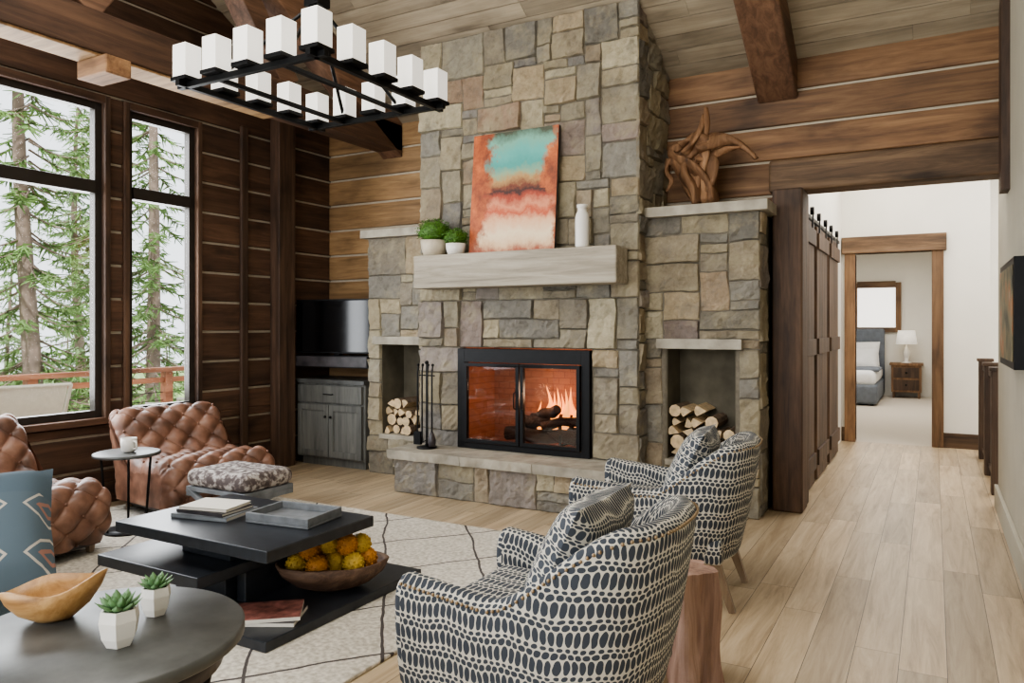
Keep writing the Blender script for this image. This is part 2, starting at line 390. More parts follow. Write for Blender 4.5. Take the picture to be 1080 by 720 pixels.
def catmull(P,n):
    P=[Vector(p) for p in P]; out=[]
    Q=[P[0]*2-P[1]]+P+[P[-1]*2-P[-2]]
    for i in range(1,len(Q)-2):
        for k in range(n):
            t=k/n;a,b,c,d=Q[i-1],Q[i],Q[i+1],Q[i+2]
            out.append(.5*((2*b)+(c-a)*t+(2*a-5*b+4*c-d)*t*t+(3*b-a-3*c+d)*t**3))
    out.append(P[-1]); return out

# ------------------------------------------------------------ room constants
XL,XR,YB=-5.75,.44,6.2
SL=.58
def CZ(y): return 3.48+SL*(6.2-y)

# ---- floor
mb=MB(); bw=.175
x=-5.9; 
while x<2.6:
    y=-3.2-R()*1.5
    while y<10.05:
        L=U(1.0,2.4); y1=min(y+L,10.05); y0=max(y,-3.2)
        if y1>y0+.02:
            mb.add([(x+.0012,y0+.0012,0),(x+bw-.0012,y0+.0012,0),(x+bw-.0012,y1-.0012,0),(x+.0012,y1-.0012,0)],[(0,1,2,3)],W_FLOOR)
        y+=L
    x+=bw
mb.box(-5.9,2.65,-3.2,10.05,-.12,-.003,BOOKB)
mb.build('floor',relocate=False)
mb=MB(); mb.box(-3.5,.46,10.05,17.1,-.12,0.0,CARPET); mb.build('floor_bedroom',relocate=False)

# ---- plank walls
PH=.27
def plankwall(mb,n,face,out,a0,a1,z0,z1,mat,ztop=None):
    def bx(d0,d1,a,b,za,zb,m,col=None):
        p,q=sorted((face+out*d0,face+out*d1))
        if n=='x': mb.box(p,q,a,b,za,zb,m,col)
        else: mb.box(a,b,p,q,za,zb,m,col)
    bx(.022,.14,a0,a1,z0,z1,CHINK)
    k=math.floor(z0/PH)
    while k*PH<z1:
        za=max(z0,k*PH+.011); zb=min(z1,(k+1)*PH-.011)
        if zb-za>.02: bx(0,.06,a0,a1,za,zb,mat,(((k*37)%11)/11,((k*53)%7)/7,R(),1))
        k+=1
mb=MB()
SILL,HEAD=.68,3.17
plankwall(mb,'x',XL,-1,-3.2,YB+.14,0,SILL-.06,W_LEFT)
plankwall(mb,'x',XL,-1,-3.2,YB+.14,HEAD+.07,6.3,W_LEFT)
for a,b in((-3.2,-2.6),(-.62,.0),(1.5,1.72),(3.69,3.81),(4.56,YB+.14)): plankwall(mb,'x',XL,-1,a,b,SILL-.06,HEAD+.07,W_LEFT)
mb.build('wall_left',bevel=.008,relocate=False)
mb=MB()
plankwall(mb,'y',YB,1,XL,-1.97,0,3.62,W_BACK)
mb.build('wall_back',bevel=.008,relocate=False)
mb=MB()
plankwall(mb,'y',YB,1,-1.97,-1.05,0,2.7,W_BACKR)
plankwall(mb,'y',YB,1,-1.97,XR,2.68,3.62,W_BACKR)
mb.build('wall_above_hall',bevel=.01,relocate=False)
mb=MB()
mb.box(-1.12,XR,6.1,6.36,2.44,2.69,W_BEAMX); mb.build('trim_header_beam',bevel=.02,relocate=False)
mb=MB(); mb.box(-1.07,-.85,5.96,6.2,0,2.44,W_POST); mb.box(-1.07,-.86,6.2,6.36,0,2.44,W_POST); mb.build('wood_column',bevel=.015)
mb=MB()
mb.box(XL,XL+.13,5.36,5.58,0,3.75,W_LEFTZ); mb.box(XL,XL+.04,4.98,5.06,0,3.3,W_LEFTZ); mb.build('trim_corner_post',bevel=.01)
mb=MB(); mb.box(XR,XR+.14,-3.2,6.95,0,6.6,CREAM); mb.build('wall_right',relocate=False)
mb=MB(); mb.box(XR-.025,XR,-3.2,6.97,0,.17,CREAM); mb.build('baseboard_right',bevel=.004,relocate=False)
mb=MB(); mb.box(XR-.05,XR,5.9,6.1,2.3,4.0,W_LEFTZ);mb.build('trim_right_post',relocate=False)
mb=MB(); mb.box(XL,XL+.03,-3.2,5.36,0,.16,W_LEFT); mb.build('baseboard_left',relocate=False)
mb=MB(); mb.box(XL+.13,-4.75,6.17,YB,0,.16,W_BACK); mb.build('baseboard_back',relocate=False)

# ---- windows on left wall
def window(y0,y1,z0,z1,name,transom=2.5):
    mb=MB(); x0,x1=XL-.14,XL+.02; f=.055
    for a in((y0-.045,y0),(y1,y1+.045)): mb.box(x0,x1,a[0],a[1],z0-.05,z1+.06,W_LEFTZ)
    mb.box(x0,x1,y0,y1,z1,z1+.06,W_LEFT); mb.box(x0,XL+.05,y0,y1,z0-.05,z0,W_LEFT)
    fx0,fx1=XL-.10,XL-.03
    mb.box(fx0,fx1,y0,y0+f,z0,z1,BRONZE); mb.box(fx0,fx1,y1-f,y1,z0,z1,BRONZE)
    mb.box(fx0,fx1,y0+f,y1-f,z0,z0+f,BRONZE); mb.box(fx0,fx1,y0+f,y1-f,z1-f,z1,BRONZE)
    mb.box(fx0-.01,fx1+.02,y0+f,y1-f,transom-.05,transom+.05,BRONZE)
    mb.box(XL-.07,XL-.062,y0+f,y1-f,z0+f,transom-.05,WGLASS); mb.box(XL-.07,XL-.062,y0+f,y1-f,transom+.05,z1-f,WGLASS)
    mb.build(name,bevel=.004)
window(1.77,3.645,SILL,HEAD,'window_1'); window(3.855,4.51,SILL,HEAD,'window_2')
window(.045,1.455,SILL,HEAD,'extra_window_3'); window(-2.555,-.665,SILL,HEAD,'extra_window_4')  # unseen windows, added to let more daylight into the room

# ---- ceiling planks
mb=MB(); nrm=Vector((0,SL,1)).normalized(); step=.15; dy=step/math.sqrt(1+SL*SL)
y=6.34
while y>1.0:
    xs=[-6.0]
    while xs[-1]<.6: xs.append(xs[-1]+U(1.6,3.2))
    xs[-1]=.6
    for a,b in zip(xs,xs[1:]):
        if b-a<.02: continue
        p=[(a+.001,y,CZ(y)),(b-.001,y,CZ(y)),(b-.001,y-dy+.006,CZ(y-dy+.006)),(a+.001,y-dy+.006,CZ(y-dy+.006))]
        q=[Vector(v)+nrm*.03 for v in p]
        mb.add(p+q,[(0,1,2,3),(7,6,5,4),(0,4,5,1),(1,5,6,2),(2,6,7,3),(3,7,4,0)],W_CEIL)
    y-=dy
mb.add([(-6,6.4,CZ(6.4)+.035),(.6,6.4,CZ(6.4)+.035),(.6,.9,CZ(.9)+.035),(-6,.9,CZ(.9)+.035)],[(0,1,2,3)],BOOKB)
zr=CZ(.95)
mb.add([(-6,.95,zr),(.6,.95,zr),(.6,-3.4,zr-2.0),(-6,-3.4,zr-2.0)],[(0,1,2,3)],W_CEIL)
mb.build('ceiling',relocate=False)

# ---- trusses and beams
def rafter(mb,x0,x1,dep,mat,ya=6.2,yb=1.0):
    zo=dep*math.sqrt(1+SL*SL)
    v=[]
    for yy in(ya,yb):
        for xx in(x0,x1):
            v+= [(xx,yy,CZ(yy)-zo),(xx,yy,CZ(yy)-.002)]
    mb.add(v,[(0,1,3,2),(4,6,7,5),(0,4,5,1),(2,3,7,6),(0,2,6,4),(1,5,7,3)],mat)
mb=MB()
rafter(mb,-5.0,-4.75,.3,W_BEAMY)
mb.box(-5.0,-4.75,1.0,6.2,3.19,3.46,W_LEFT)
mb.beam((-4.875,4.7,3.46),(-4.875,3.9,CZ(3.9)-.3),.2,.2,W_BEAMY,(1,0,0))
mb.beam((-4.875,2.9,3.46),(-4.875,3.7,CZ(3.7)-.3),.2,.2,W_BEAMY,(1,0,0))
mb.beam((-4.875,2.2,3.46),(-4.875,2.2,CZ(2.2)-.3),.2,.22,W_BEAMY,(1,0,0))
mb.box(-5.01,-4.765,1.0,4.6,3.172,3.19,W_BACK,(.6,.5,.5,1))  # lighter board on the chord: its lit underside put into the colour
mb.box(-5.0,-4.68,2.98,3.16,3.05,3.172,W_BACKR)
mb.build('roof_truss',bevel=.012)
mb=MB(); rafter(mb,-1.22,-.92,.27,W_BEAMY); mb.build('roof_rafter',bevel=.012)

# ------------------------------------------------------------ fireplace
PAL=[S(164,154,132),S(152,144,126),S(178,168,144),S(140,134,121),S(160,149,129),S(146,138,124),S(186,177,153),S(156,145,125),S(144,140,131),S(172,161,137),S(162,148,128),S(132,128,120),S(150,141,134),S(168,162,146),S(138,134,129),S(176,160,134)]
RUST=[S(160,138,118),S(164,146,124),S(150,136,128)]
def stones(mb,O,ud,vd,W,H,holes=(),cell=.072,big=1.0,hmin=.006,hmax=.030,ext=.0):
    O=Vector(O);ud=Vector(ud);vd=Vector(vd);nd=ud.cross(vd)
    nu=max(1,round(W/cell));nv=max(1,round(H/cell));cu=W/nu;cv=H/nv
    occ=[[False]*nv for _ in range(nu)]
    for (a,b,c,d) in holes:
        for i in range(nu):
            for j in range(nv):
                if a<(i+.5)*cu<b and c<(j+.5)*cv<d: occ[i][j]=True
    s0=Vector((U(0,99),U(0,99),U(0,99)))
    def warp(u,v,fx=True):
        k=min(1,max(0,min(u,W-u)/.12)); 
        return (.014*k*noise.noise(Vector((u*3.6,v*3.6,0))+s0), .014*noise.noise(Vector((u*3.6,v*3.6,7))+s0)*min(1,max(0,min(v,H-v)/.1)))
    for j in range(nv):
        for i in range(nu):
            if occ[i][j]: continue
            r=R()
            if r<.27: w,h=random.choice([(2,1),(3,1),(4,1),(5,1),(3,1)])
            elif r<.66: w,h=random.choice([(3,2),(4,2),(3,3),(5,2),(5,3),(4,3),(2,2)])
            else: w,h=random.choice([(6,3),(5,4),(2,3),(4,4),(3,4),(6,4),(7,3)])
            w=max(1,round(w*big));h=max(1,round(h*big))
            ww=0
            while ww<w and i+ww<nu and not occ[i+ww][j]: ww+=1
            if i+ww<nu and (i+ww+1>=nu or occ[i+ww+1][j]) and not occ[i+ww][j]: ww+=1
            w=ww; hh=0
            while hh<h and j+hh<nv and all(not occ[i+a][j+hh] for a in range(w)): hh+=1
            if j+hh==nv-1 and all(not occ[i+a][nv-1] for a in range(w)): hh+=1
            h=max(1,hh)
            for a in range(w):
                for b in range(h): occ[i+a][min(j+b,nv-1)]=True
            g=.0022
            u0,u1=i*cu+g,(i+w)*cu-g; v0,v1=j*cv+g,(j+h)*cv-g
            if i==0: u0-=ext
            if i+w==nu: u1+=ext
            hgt=U(hmin,hmax); base=random.choice(PAL) if R()>.07 else random.choice(RUST)
            base=mul(base,U(.9,1.16)); seed=Vector((U(0,99),U(0,99),U(0,99)))
            def cuts(a,b):
                L=b-a; e=min(.007,L*.2); k=max(1,int(L/.032)); return [a,a+e]+[a+e+(L-2*e)*q/k for q in range(1,k)]+[b-e,b]
            us,vs_=cuts(u0,u1),cuts(v0,v1); vv=[]
            tu,tv=U(-.012,.012),U(-.012,.012)
            for p,uu in enumerate(us):
                for q,vz in enumerate(vs_):
                    edge=p in(0,len(us)-1) or q in(0,len(vs_)-1)
                    nz=noise.noise(Vector((uu*12,vz*12,0))+seed)+.7*noise.noise(Vector((uu*29,vz*29,0))+seed)
                    if edge: hh2=-.004
                    else: hh2=max(.002,hgt+.018*nz+tu*((uu-u0)/(u1-u0)-.5)*2+tv*((vz-v0)/(v1-v0)-.5)*2)
                    jx=.006*noise.noise(Vector((uu*16,vz*16,5))+seed);jy=.006*noise.noise(Vector((uu*16,vz*16,9))+seed)
                    wx,wy=warp(uu,vz)
                    vv.append(O+ud*(uu+jx+wx)+vd*(vz+jy+wy)+nd*hh2)
            n2=len(vs_)
            mb.add(vv,[(p*n2+q,(p+1)*n2+q,(p+1)*n2+q+1,p*n2+q+1) for p in range(len(us)-1) for q in range(n2-1)],STN,base)
mb=MB()
FX0,FX1,FY=-3.98,-1.97,5.48
OX0,OX1,OZ0,OZ1=-3.58,-2.34,.36,1.22
WY=5.66;WX0,WX1=-4.73,-1.105;WT=2.24
top=CZ(FY)-.0
def chim(x0,x1,y0,y1,z0):
    v=[(x0,y0,z0),(x1,y0,z0),(x1,y1,z0),(x0,y1,z0),(x0,y0,CZ(y0)),(x1,y0,CZ(y0)),(x1,y1,CZ(y1)),(x0,y1,CZ(y1))]
    mb.add(v,[(3,2,1,0),(4,5,6,7),(0,1,5,4),(1,2,6,5),(2,3,7,6),(3,0,4,7)],MORTAR)
YW=6.195
chim(FX0,FX1,FY,YW,OZ1)
mb.box(FX0,OX0,FY,YW,0,OZ1,MORTAR); mb.box(OX1,FX1,FY,YW,0,OZ1,MORTAR); mb.box(OX0,OX1,FY,YW,0,OZ0,MORTAR)
mb.box(OX0,OX1,6.02,YW,OZ0,OZ1,BRICK); mb.box(OX0,OX0+.03,FY+.05,6.02,OZ0,OZ1,BRICK); mb.box(OX1-.03,OX1,FY+.05,6.02,OZ0,OZ1,BRICK); mb.box(OX0,OX1,FY+.05,6.02,OZ0,OZ0+.012,BRICK)
e=.02
stones(mb,(FX0,FY,0),(1,0,0),(0,0,1),FX1-FX0,OZ1,[(OX0-FX0,OX1-FX0,.0,OZ1+.1)],.072,1.0,ext=e)
stones(mb,(FX0,FY,OZ1+.40),(1,0,0),(0,0,1),FX1-FX0,top-OZ1-.40,[],.072,1.0,ext=e)
stones(mb,(FX0,FY,OZ1),(1,0,0),(0,0,1),FX1-FX0,.40,[],.08,1.15,.014,.042,ext=e)
stones(mb,(FX1,FY,2.25),(0,1,0),(0,0,1),.715,3.95-2.25,[],.072,ext=e*.5)
stones(mb,(FX1,FY,0),(0,1,0),(0,0,1),.18,2.25,[],.07)
stones(mb,(FX0,YW,2.25),(0,-1,0),(0,0,1),.715,3.95-2.25,[],.072)
stones(mb,(FX0,WY,0),(0,-1,0),(0,0,1),.18,2.25,[],.07)
LN=(-4.59,-4.13,.37,1.23); RN=(-1.80,-1.27,.37,1.23)
for (xa,xb,nn) in((WX0,FX0,LN),(FX1,WX1,RN)):
    mb.box(xa,nn[0],WY,YW,0,WT,MORTAR); mb.box(nn[1],xb,WY,YW,0,WT,MORTAR)
    mb.box(nn[0],nn[1],WY,YW,0,nn[2],MORTAR); mb.box(nn[0],nn[1],WY,YW,nn[3],WT,MORTAR); mb.box(nn[0],nn[1],6.0,YW,nn[2],nn[3],NICHE)
    for xx in((nn[0],nn[0]+.008),(nn[1]-.008,nn[1])): mb.box(xx[0],xx[1],WY+.01,6.0,nn[2],nn[3],NICHE)
    stones(mb,(xa,WY,0),(1,0,0),(0,0,1),xb-xa,WT,[(nn[0]-xa,nn[1]-xa,nn[2]-.01,nn[3]+.01)],.072,1.0,ext=e*.4)
    mb.box(nn[0]-.06,nn[1]+.05,WY-.06,WY+.1,nn[3],nn[3]+.075,SLAB)
    mb.box(nn[0]-.0,nn[1]+.0,WY-.03,6.0,nn[2]-.03,nn[2]+.012,SLAB)
stones(mb,(WX1,WY,0),(0,1,0),(0,0,1),.27,WT,[],.08,1.3,.004,.012)
stones(mb,(WX0,YW,0),(0,-1,0),(0,0,1),.53,WT,[],.08)
mb.box(FX1+.02,WX1+.07,WY-.07,6.19,WT,WT+.075,SLAB); mb.box(WX0-.06,FX0-.02,WY-.07,6.19,WT,WT+.075,SLAB)
HX0,HX1,HY=-3.97,-2.0,5.1
mb.box(HX0,HX1,HY,FY,0,.29,MORTAR)
stones(mb,(HX0,HY,0),(1,0,0),(0,0,1),HX1-HX0,.29,[],.07,1.2,ext=.02)
stones(mb,(HX1,HY,0),(0,1,0),(0,0,1),FY-HY,.29,[],.07)
stones(mb,(HX0,FY,0),(0,-1,0),(0,0,1),FY-HY,.29,[],.07)
xs=[HX0-.07,-3.3,-2.65,HX1+.05]
for a,b in zip(xs,xs[1:]): 
    n=14; pts=[]
    for i in range(n+1):
        xx=a+.002+(b-a-.004)*i/n; yy=HY-.06+.022*noise.noise(Vector((xx*6,1,2)))
        pts.append((xx,yy))
    lo=[(p[0],p[1]+.01+.02*noise.noise(Vector((p[0]*9,3,2))),.285) for p in pts]+[(pts[-1][0],FY+.0,.285),(pts[0][0],FY+.0,.285)]
    hi=[(p[0],p[1],.36) for p in pts]+[(pts[-1][0],FY+.0,.36),(pts[0][0],FY+.0,.36)]
    m=len(lo)
    mb.add(lo+hi,[tuple(range(m))[::-1],tuple(range(m,2*m))]+[(i,(i+1)%m,m+(i+1)%m,m+i) for i in range(m)],SLAB)
mb.build('stone_fireplace',relocate=False)
# mantel
mb=MB(); mb.box(-3.87,-2.03,5.2,5.44,1.72,2.0,W_MANTEL,(.5,.5,.5,1)); mb.build('mantel_beam',bevel=.012)
# fireplace doors
mb=MB(); y0,y1=FY-.045,FY+.03
mb.box(OX0+.005,OX0+.075,y0,y1,OZ0+.003,OZ1-.01,BLACK); mb.box(OX1-.075,OX1-.005,y0,y1,OZ0+.003,OZ1-.01,BLACK)
mb.box(OX0+.075,OX1-.075,y0,y1,OZ1-.125,OZ1-.01,BLACK); mb.box(OX0+.075,OX1-.075,y0,y1,OZ0+.003,OZ0+.05,BLACK)
xm=(OX0+OX1)/2
for a,b in((OX0+.08,xm-.006),(xm+.006,OX1-.08)):
    za,zb=OZ0+.055,OZ1-.13; t=.03; ya,yb=y0-.02,y0+.015
    mb.box(a,a+t,ya,yb,za,zb,BLACK);mb.box(b-t,b,ya,yb,za,zb,BLACK);mb.box(a+t,b-t,ya,yb,za,za+t,BLACK);mb.box(a+t,b-t,ya,yb,zb-t,zb,BLACK)
    mb.box(a+t,b-t,y0-.004,y0+.002,za+t,zb-t,FGLASS)
for sx in(-.035,.035): mb.tube([(xm+sx,y0-.02,.72),(xm+sx,y0-.05,.73),(xm+sx,y0-.05,.85),(xm+sx,y0-.02,.86)],.006,BLACK,6)
mb.tube([(xm-.2,y0-.03,OZ1-.145),(xm+.2,y0-.03,OZ1-.145)],.007,BLACK,6)
mb.build('fireplace_doors',bevel=.003)
mb=MB()
for i,(a,b,r) in enumerate([((-3.25,5.72,.47),(-2.6,5.78,.46),.06),((-3.2,5.86,.48),(-2.55,5.84,.49),.065),((-3.15,5.75,.58),(-2.65,5.86,.6),.055),((-3.05,5.84,.6),(-2.75,5.70,.70),.045),((-2.9,5.7,.56),(-2.5,5.88,.62),.04)]):
    P=[Vector(a).lerp(Vector(b),t/5)+Vector((0,0,.012*math.sin(t*2+i))) for t in range(6)]; mb.tube(P,[r*(1+.1*math.sin(k*3+i)) for k in range(6)],FIRELOG,10)
for x in(-3.1,-2.7): mb.tube([(x,5.65,.48),(x,5.65,.41),(x,5.95,.41),(x,5.95,.374)],.012,BLACK,6)
for x in(-3.1,-2.7): mb.tube([(x,5.65,.374),(x,5.65,.5)],.012,BLACK,6)
for i in range(10):
    x=U(-3.15,-2.55);y=U(5.78,5.94);h=U(.12,.34)
    mb.tube(catmull([(x,y,.5),(x+U(-.02,.02),y,.5+h*.35),(x+U(-.04,.04),y,.5+h*.7),(x+U(-.03,.03),y,.5+h+.05)],4),[.02,.03,.034,.036,.036,.034,.03,.026,.02,.014,.009,.005,.001],FLAME,8)
mb.build('fireplace_logs')
# fire tools
mb=MB(); c=(-3.78,5.27)
mb.lathe((c[0],c[1],.36),[(.085,0),(.085,.015),(.02,.025),(.012,.04)],BLACK,20)
mb.tube([(c[0],c[1],.38),(c[0],c[1],1.08)],.009,BLACK,8); mb.ball((c[0],c[1],1.09),.018,BLACK,8)
mb.tube([(c[0]-.08,c[1],.98),(c[0]+.08,c[1],.98)],.006,BLACK,6)
for i,dx in enumerate((-.075,-.028,.028,.075)):
    x=c[0]+dx; y=c[1]-.03
    mb.tube([(x,y,.46),(x,y,1.0),(x,y+.01,1.06)],.007,BLACK,6); mb.ball((x,y+.01,1.07),.013,BLACK,8)
    if i==0: mb.box(x-.035,x+.035,y-.01,y+.02,.39,.5,BLACK)
    if i==3: mb.lathe((x,y,.385),[(.03,0),(.035,.05),(.02,.1),(.01,.12)],BOOKB,12)
    if i==1: mb.tube([(x,y,.47),(x+.01,y,.41),(x+.035,y,.43)],.006,BLACK,6)
    if i==2: mb.tube([(x,y,.47),(x-.012,y,.42),(x-.012,y,.385)],.006,BLACK,6)
mb.build('fireplace_tool_set')
# firewood : split logs
def firewood(nn,seed,zmax,nar):
    random.seed(seed); mb=MB(); z=nn[2]+.014; row=0; off=0
    while z<zmax:
        x=nn[0]+.012+off
        lim=nn[1]-.012-off*.9-(nar*(row-2) if row>2 else 0)
        while True:
            r=U(.036,.056)
            if x+2*r>lim: break
            kind=R(); seg=9 if kind<.4 else 0
            cxx,cz=x+r,z+r*.95; ya=WY+.0+U(0,.06)
            if seg: mb.tube([(cxx,ya,cz),(cxx+U(-.004,.004),ya+.32,cz)],r,BARK,9,capmat=LOGEND,smooth=False)
            else:
                a0=random.choice([0,math.pi/2,math.pi,-math.pi/2])+U(-.3,.3); pr=[]
                pr.append((math.cos(a0+math.pi)*r*.75,math.sin(a0+math.pi)*r*.75))
                for q in range(5):
                    t=a0-.85+1.7*q/4; pr.append((math.cos(t)*r*1.05,math.sin(t)*r*1.05))
                v=[(cxx+p[0],ya,cz+p[1]) for p in pr]+[(cxx+p[0],ya+.32,cz+p[1]) for p in pr]; m=6; cl=(R(),R(),R(),1)
                mb.add(v,[(0,1,m+1,m),(0,m,2*m-1,m-1)],LOGEND,cl); mb.add(v,[(i,i+1,m+i+1,m+i) for i in range(1,m-1)],BARK,cl); mb.add(v,[tuple(range(m)),tuple(range(m,2*m))[::-1]],LOGEND,cl)
            x+=2*r*1.0
        z+=.080; row+=1; off=.02 if row%2 else 0
    return mb
firewood(LN,3,.66,.08).build('firewood_stack'); firewood(RN,5,.74,.07).build('firewood_stack.001'); random.seed(21)

# ------------------------------------------------------------ mantel objects
mb=MB()
w,h=.79,1.0; rot=Matrix.Translation((-2.985,5.31,2.004))@Matrix.Rotation(math.radians(-5.0),4,'X')
v=[Vector((-w/2,0,0)),Vector((w/2,0,0)),Vector((w/2,0,h)),Vector((-w/2,0,h))]
vb=[p+Vector((0,.035,0)) for p in v]
mb.T=rot
mb.add(v,[(0,1,2,3)],PAINT,uvs=[(0,0),(1,0),(1,1),(0,1)])
mb.add(v+vb,[(7,6,5,4),(0,4,5,1),(1,5,6,2),(2,6,7,3),(3,7,4,0)],BOOKB)
mb.build('abstract_painting')
def boxwood(c,rp,hp,rb,mat):
    mb=MB(); x,y,z=c
    mb.lathe(c,[(rp*.78,0),(rp*.95,hp*.5),(rp,hp),(rp*.9,hp),(rp*.85,hp*.85),(0,hp*.85)],mat,20)
    cz=z+hp+rb*.5
    mb.ball((x,y,cz),rb*.78,LEAF,14,.75,amp=.25)
    for i in range(1100):
        d=Vector((random.gauss(0,1),random.gauss(0,1),random.gauss(0,1))).normalized()
        if d.z<-.55: continue
        bumpy=1+.14*noise.noise(d*4+Vector(c))
        p=Vector((x,y,cz))+Vector((d.x,d.y,d.z*.75))*rb*U(.74,1.0)*bumpy; a=Vector((U(-1,1),U(-1,1),U(-1,1))).normalized(); b=d.cross(a).normalized(); s=.010
        dd=(d+a*.9).normalized()
        mb.add([p-b*s*.6,p+dd*s,p+b*s*.6,p-dd*s*.3],[(0,1,2,3)],LEAF)
    return mb
boxwood((-3.725,5.30,2.001),.115,.13,.155,CERAMT).build('potted_boxwood')
boxwood((-3.49,5.28,2.001),.085,.09,.105,CERAM).build('potted_boxwood.001')
mb=MB(); mb.lathe((-2.36,5.33,2.0),[(.05,0),(.054,.02),(.054,.24),(.045,.27),(.034,.285),(.034,.31),(.042,.315),(.042,.335),(.03,.335),(.03,.3)],CERAM,24); mb.build('ceramic_bottle_vase')
# driftwood sculpture
mb=MB(); bx,by,bz=-1.60,5.86,2.335
def D(pts,r0,r1,n=6,fl=.6):
    r0*=1.22; r1*=1.15
    P=catmull([(bx+p[0],by+p[1],bz+p[2]) for p in pts],n); k=len(P); sg=9
    vs=[]
    for i,p in enumerate(P):
        d=(P[min(i+1,k-1)]-P[max(i-1,0)]).normalized()
        x=d.cross(Vector((.2,1,.1))).normalized(); y=d.cross(x)
        f=i/(k-1); r=(r0+(r1-r0)*f)*(1+.22*noise.noise(p*9)); tw=f*2.2+p.x*3
        for q in range(sg):
            t=2*math.pi*q/sg; a=math.cos(t)*r; b=math.sin(t)*r*fl*(1+.4*math.cos(3*t)); a2=a*math.cos(tw)-b*math.sin(tw); b2=a*math.sin(tw)+b*math.cos(tw)
            vs.append(p+x*a2+y*b2)
    fs=[(i*sg+q,i*sg+(q+1)%sg,(i+1)*sg+(q+1)%sg,(i+1)*sg+q) for i in range(k-1) for q in range(sg)]+[tuple(range(sg))[::-1],tuple(range((k-1)*sg,k*sg))]
    mb.add(vs,fs,W_DRIFT,(R(),R(),R(),1),smooth=True)
D([(.07,0,.02),(.04,.02,.12),(.02,0,.26),(.05,-.02,.40),(.04,0,.54),(.06,0,.66),(.055,0,.77)],.07,.014)
D([(-.02,.03,.02),(-.07,.02,.12),(-.12,0,.24),(-.17,-.02,.34),(-.24,0,.38)],.05,.03)
D([(.11,-.03,.02),(.09,0,.12),(.03,-.03,.24),(-.06,-.05,.33),(-.16,-.03,.38),(-.22,0,.45),(-.15,.02,.50)],.06,.03)
D([(.0,-.02,.03),(-.03,-.05,.14),(-.10,-.04,.26),(-.11,0,.38),(-.03,.0,.47),(.05,0,.46)],.06,.05)
D([(-.24,0,.40),(-.26,0,.30),(-.22,0,.22),(-.26,0,.14)],.03,.01)
D([(-.15,.02,.5),(-.06,0,.54),(.02,-.02,.52),(.08,0,.46)],.035,.05)
D([(.0,-.04,.44),(.1,-.03,.47),(.2,0,.50),(.30,0,.46),(.42,.02,.36)],.06,.018)
D([(.04,0,.52),(.14,.02,.53),(.24,.03,.49),(.36,.0,.41),(.44,0,.33)],.04,.02)
D([(-.02,-.02,.36),(.08,0,.38),(.20,0,.42),(.33,0,.43)],.05,.012)
D([(-.10,-.03,.42),(-.03,-.05,.50),(.02,-.03,.60),(.035,0,.72)],.04,.012)
D([(.06,.02,.1),(.10,.0,.22),(.09,0,.34),(.02,0,.42)],.06,.05)
D([(-.02,.03,.08),(-.02,.0,.22),(-.04,0,.36)],.07,.06)
mb.build('driftwood_sculpture')

# ------------------------------------------------------------ TV + cabinet
mb=MB(); mb.T=Matrix.Translation((-5.205,5.70,0))@Matrix.Rotation(math.radians(5),4,'Z')
mb.box(-.46,.435,-.03,.02,1.13,1.67,BLACK); mb.box(-.448,.423,-.034,-.03,1.145,1.655,SCREEN); mb.box(-.15,.15,.02,.12,1.3,1.5,BLACK)
mb.box(-.46,.43,-.06,.05,.99,1.11,BLACK); mb.box(-.45,.42,-.066,-.06,1.0,1.10,BOOKB); mb.box(-.03,.03,.02,.06,1.1,1.2,BLACK)
mb.box(-.1,.1,.1,.47,1.34,1.46,BLACK)
mb.build('wall_mounted_television',bevel=.004)
mb=MB(); X0,X1,Y0,Y1=-5.69,-4.80,5.66,6.165
mb.box(X0,X1,Y0+.02,Y1,.08,.83,W_CAB); mb.box(X0+.03,X1-.03,Y0+.06,Y1,0,.08,W_CAB)
mb.box(X0-.012,X1+.012,Y0-.02,Y1,.83,.87,TTOP)
for a,b in((X0+.025,(X0+X1)/2-.004),((X0+X1)/2+.004,X1-.025)):
    mb.box(a,b,Y0,Y0+.02,.1,.62,W_CAB); t=.06
    mb.box(a,a+t,Y0-.014,Y0,.1,.62,W_CAB);mb.box(b-t,b,Y0-.014,Y0,.1,.62,W_CAB);mb.box(a+t,b-t,Y0-.014,Y0,.1,.16,W_CAB);mb.box(a+t,b-t,Y0-.014,Y0,.56,.62,W_CAB)
mb.box(X0+.025,X1-.025,Y0-.014,Y0+.02,.64,.81,W_CAB)
for x in((X0+X1)/2-.035,(X0+X1)/2+.035): mb.ball((x,Y0-.028,.5),.014,BLACK,8)
mb.tube([((X0+X1)/2-.06,Y0-.014,.725),((X0+X1)/2-.05,Y0-.035,.725),((X0+X1)/2+.05,Y0-.035,.725),((X0+X1)/2+.06,Y0-.014,.725)],.006,BLACK,6)
mb.build('media_cabinet',bevel=.004)

# ------------------------------------------------------------ rug
mb=MB(); mb.box(-5.5,-2.0,.6,4.42,.001,.018,RUG); mb.build('area_rug',bevel=.006)
RZ=.018
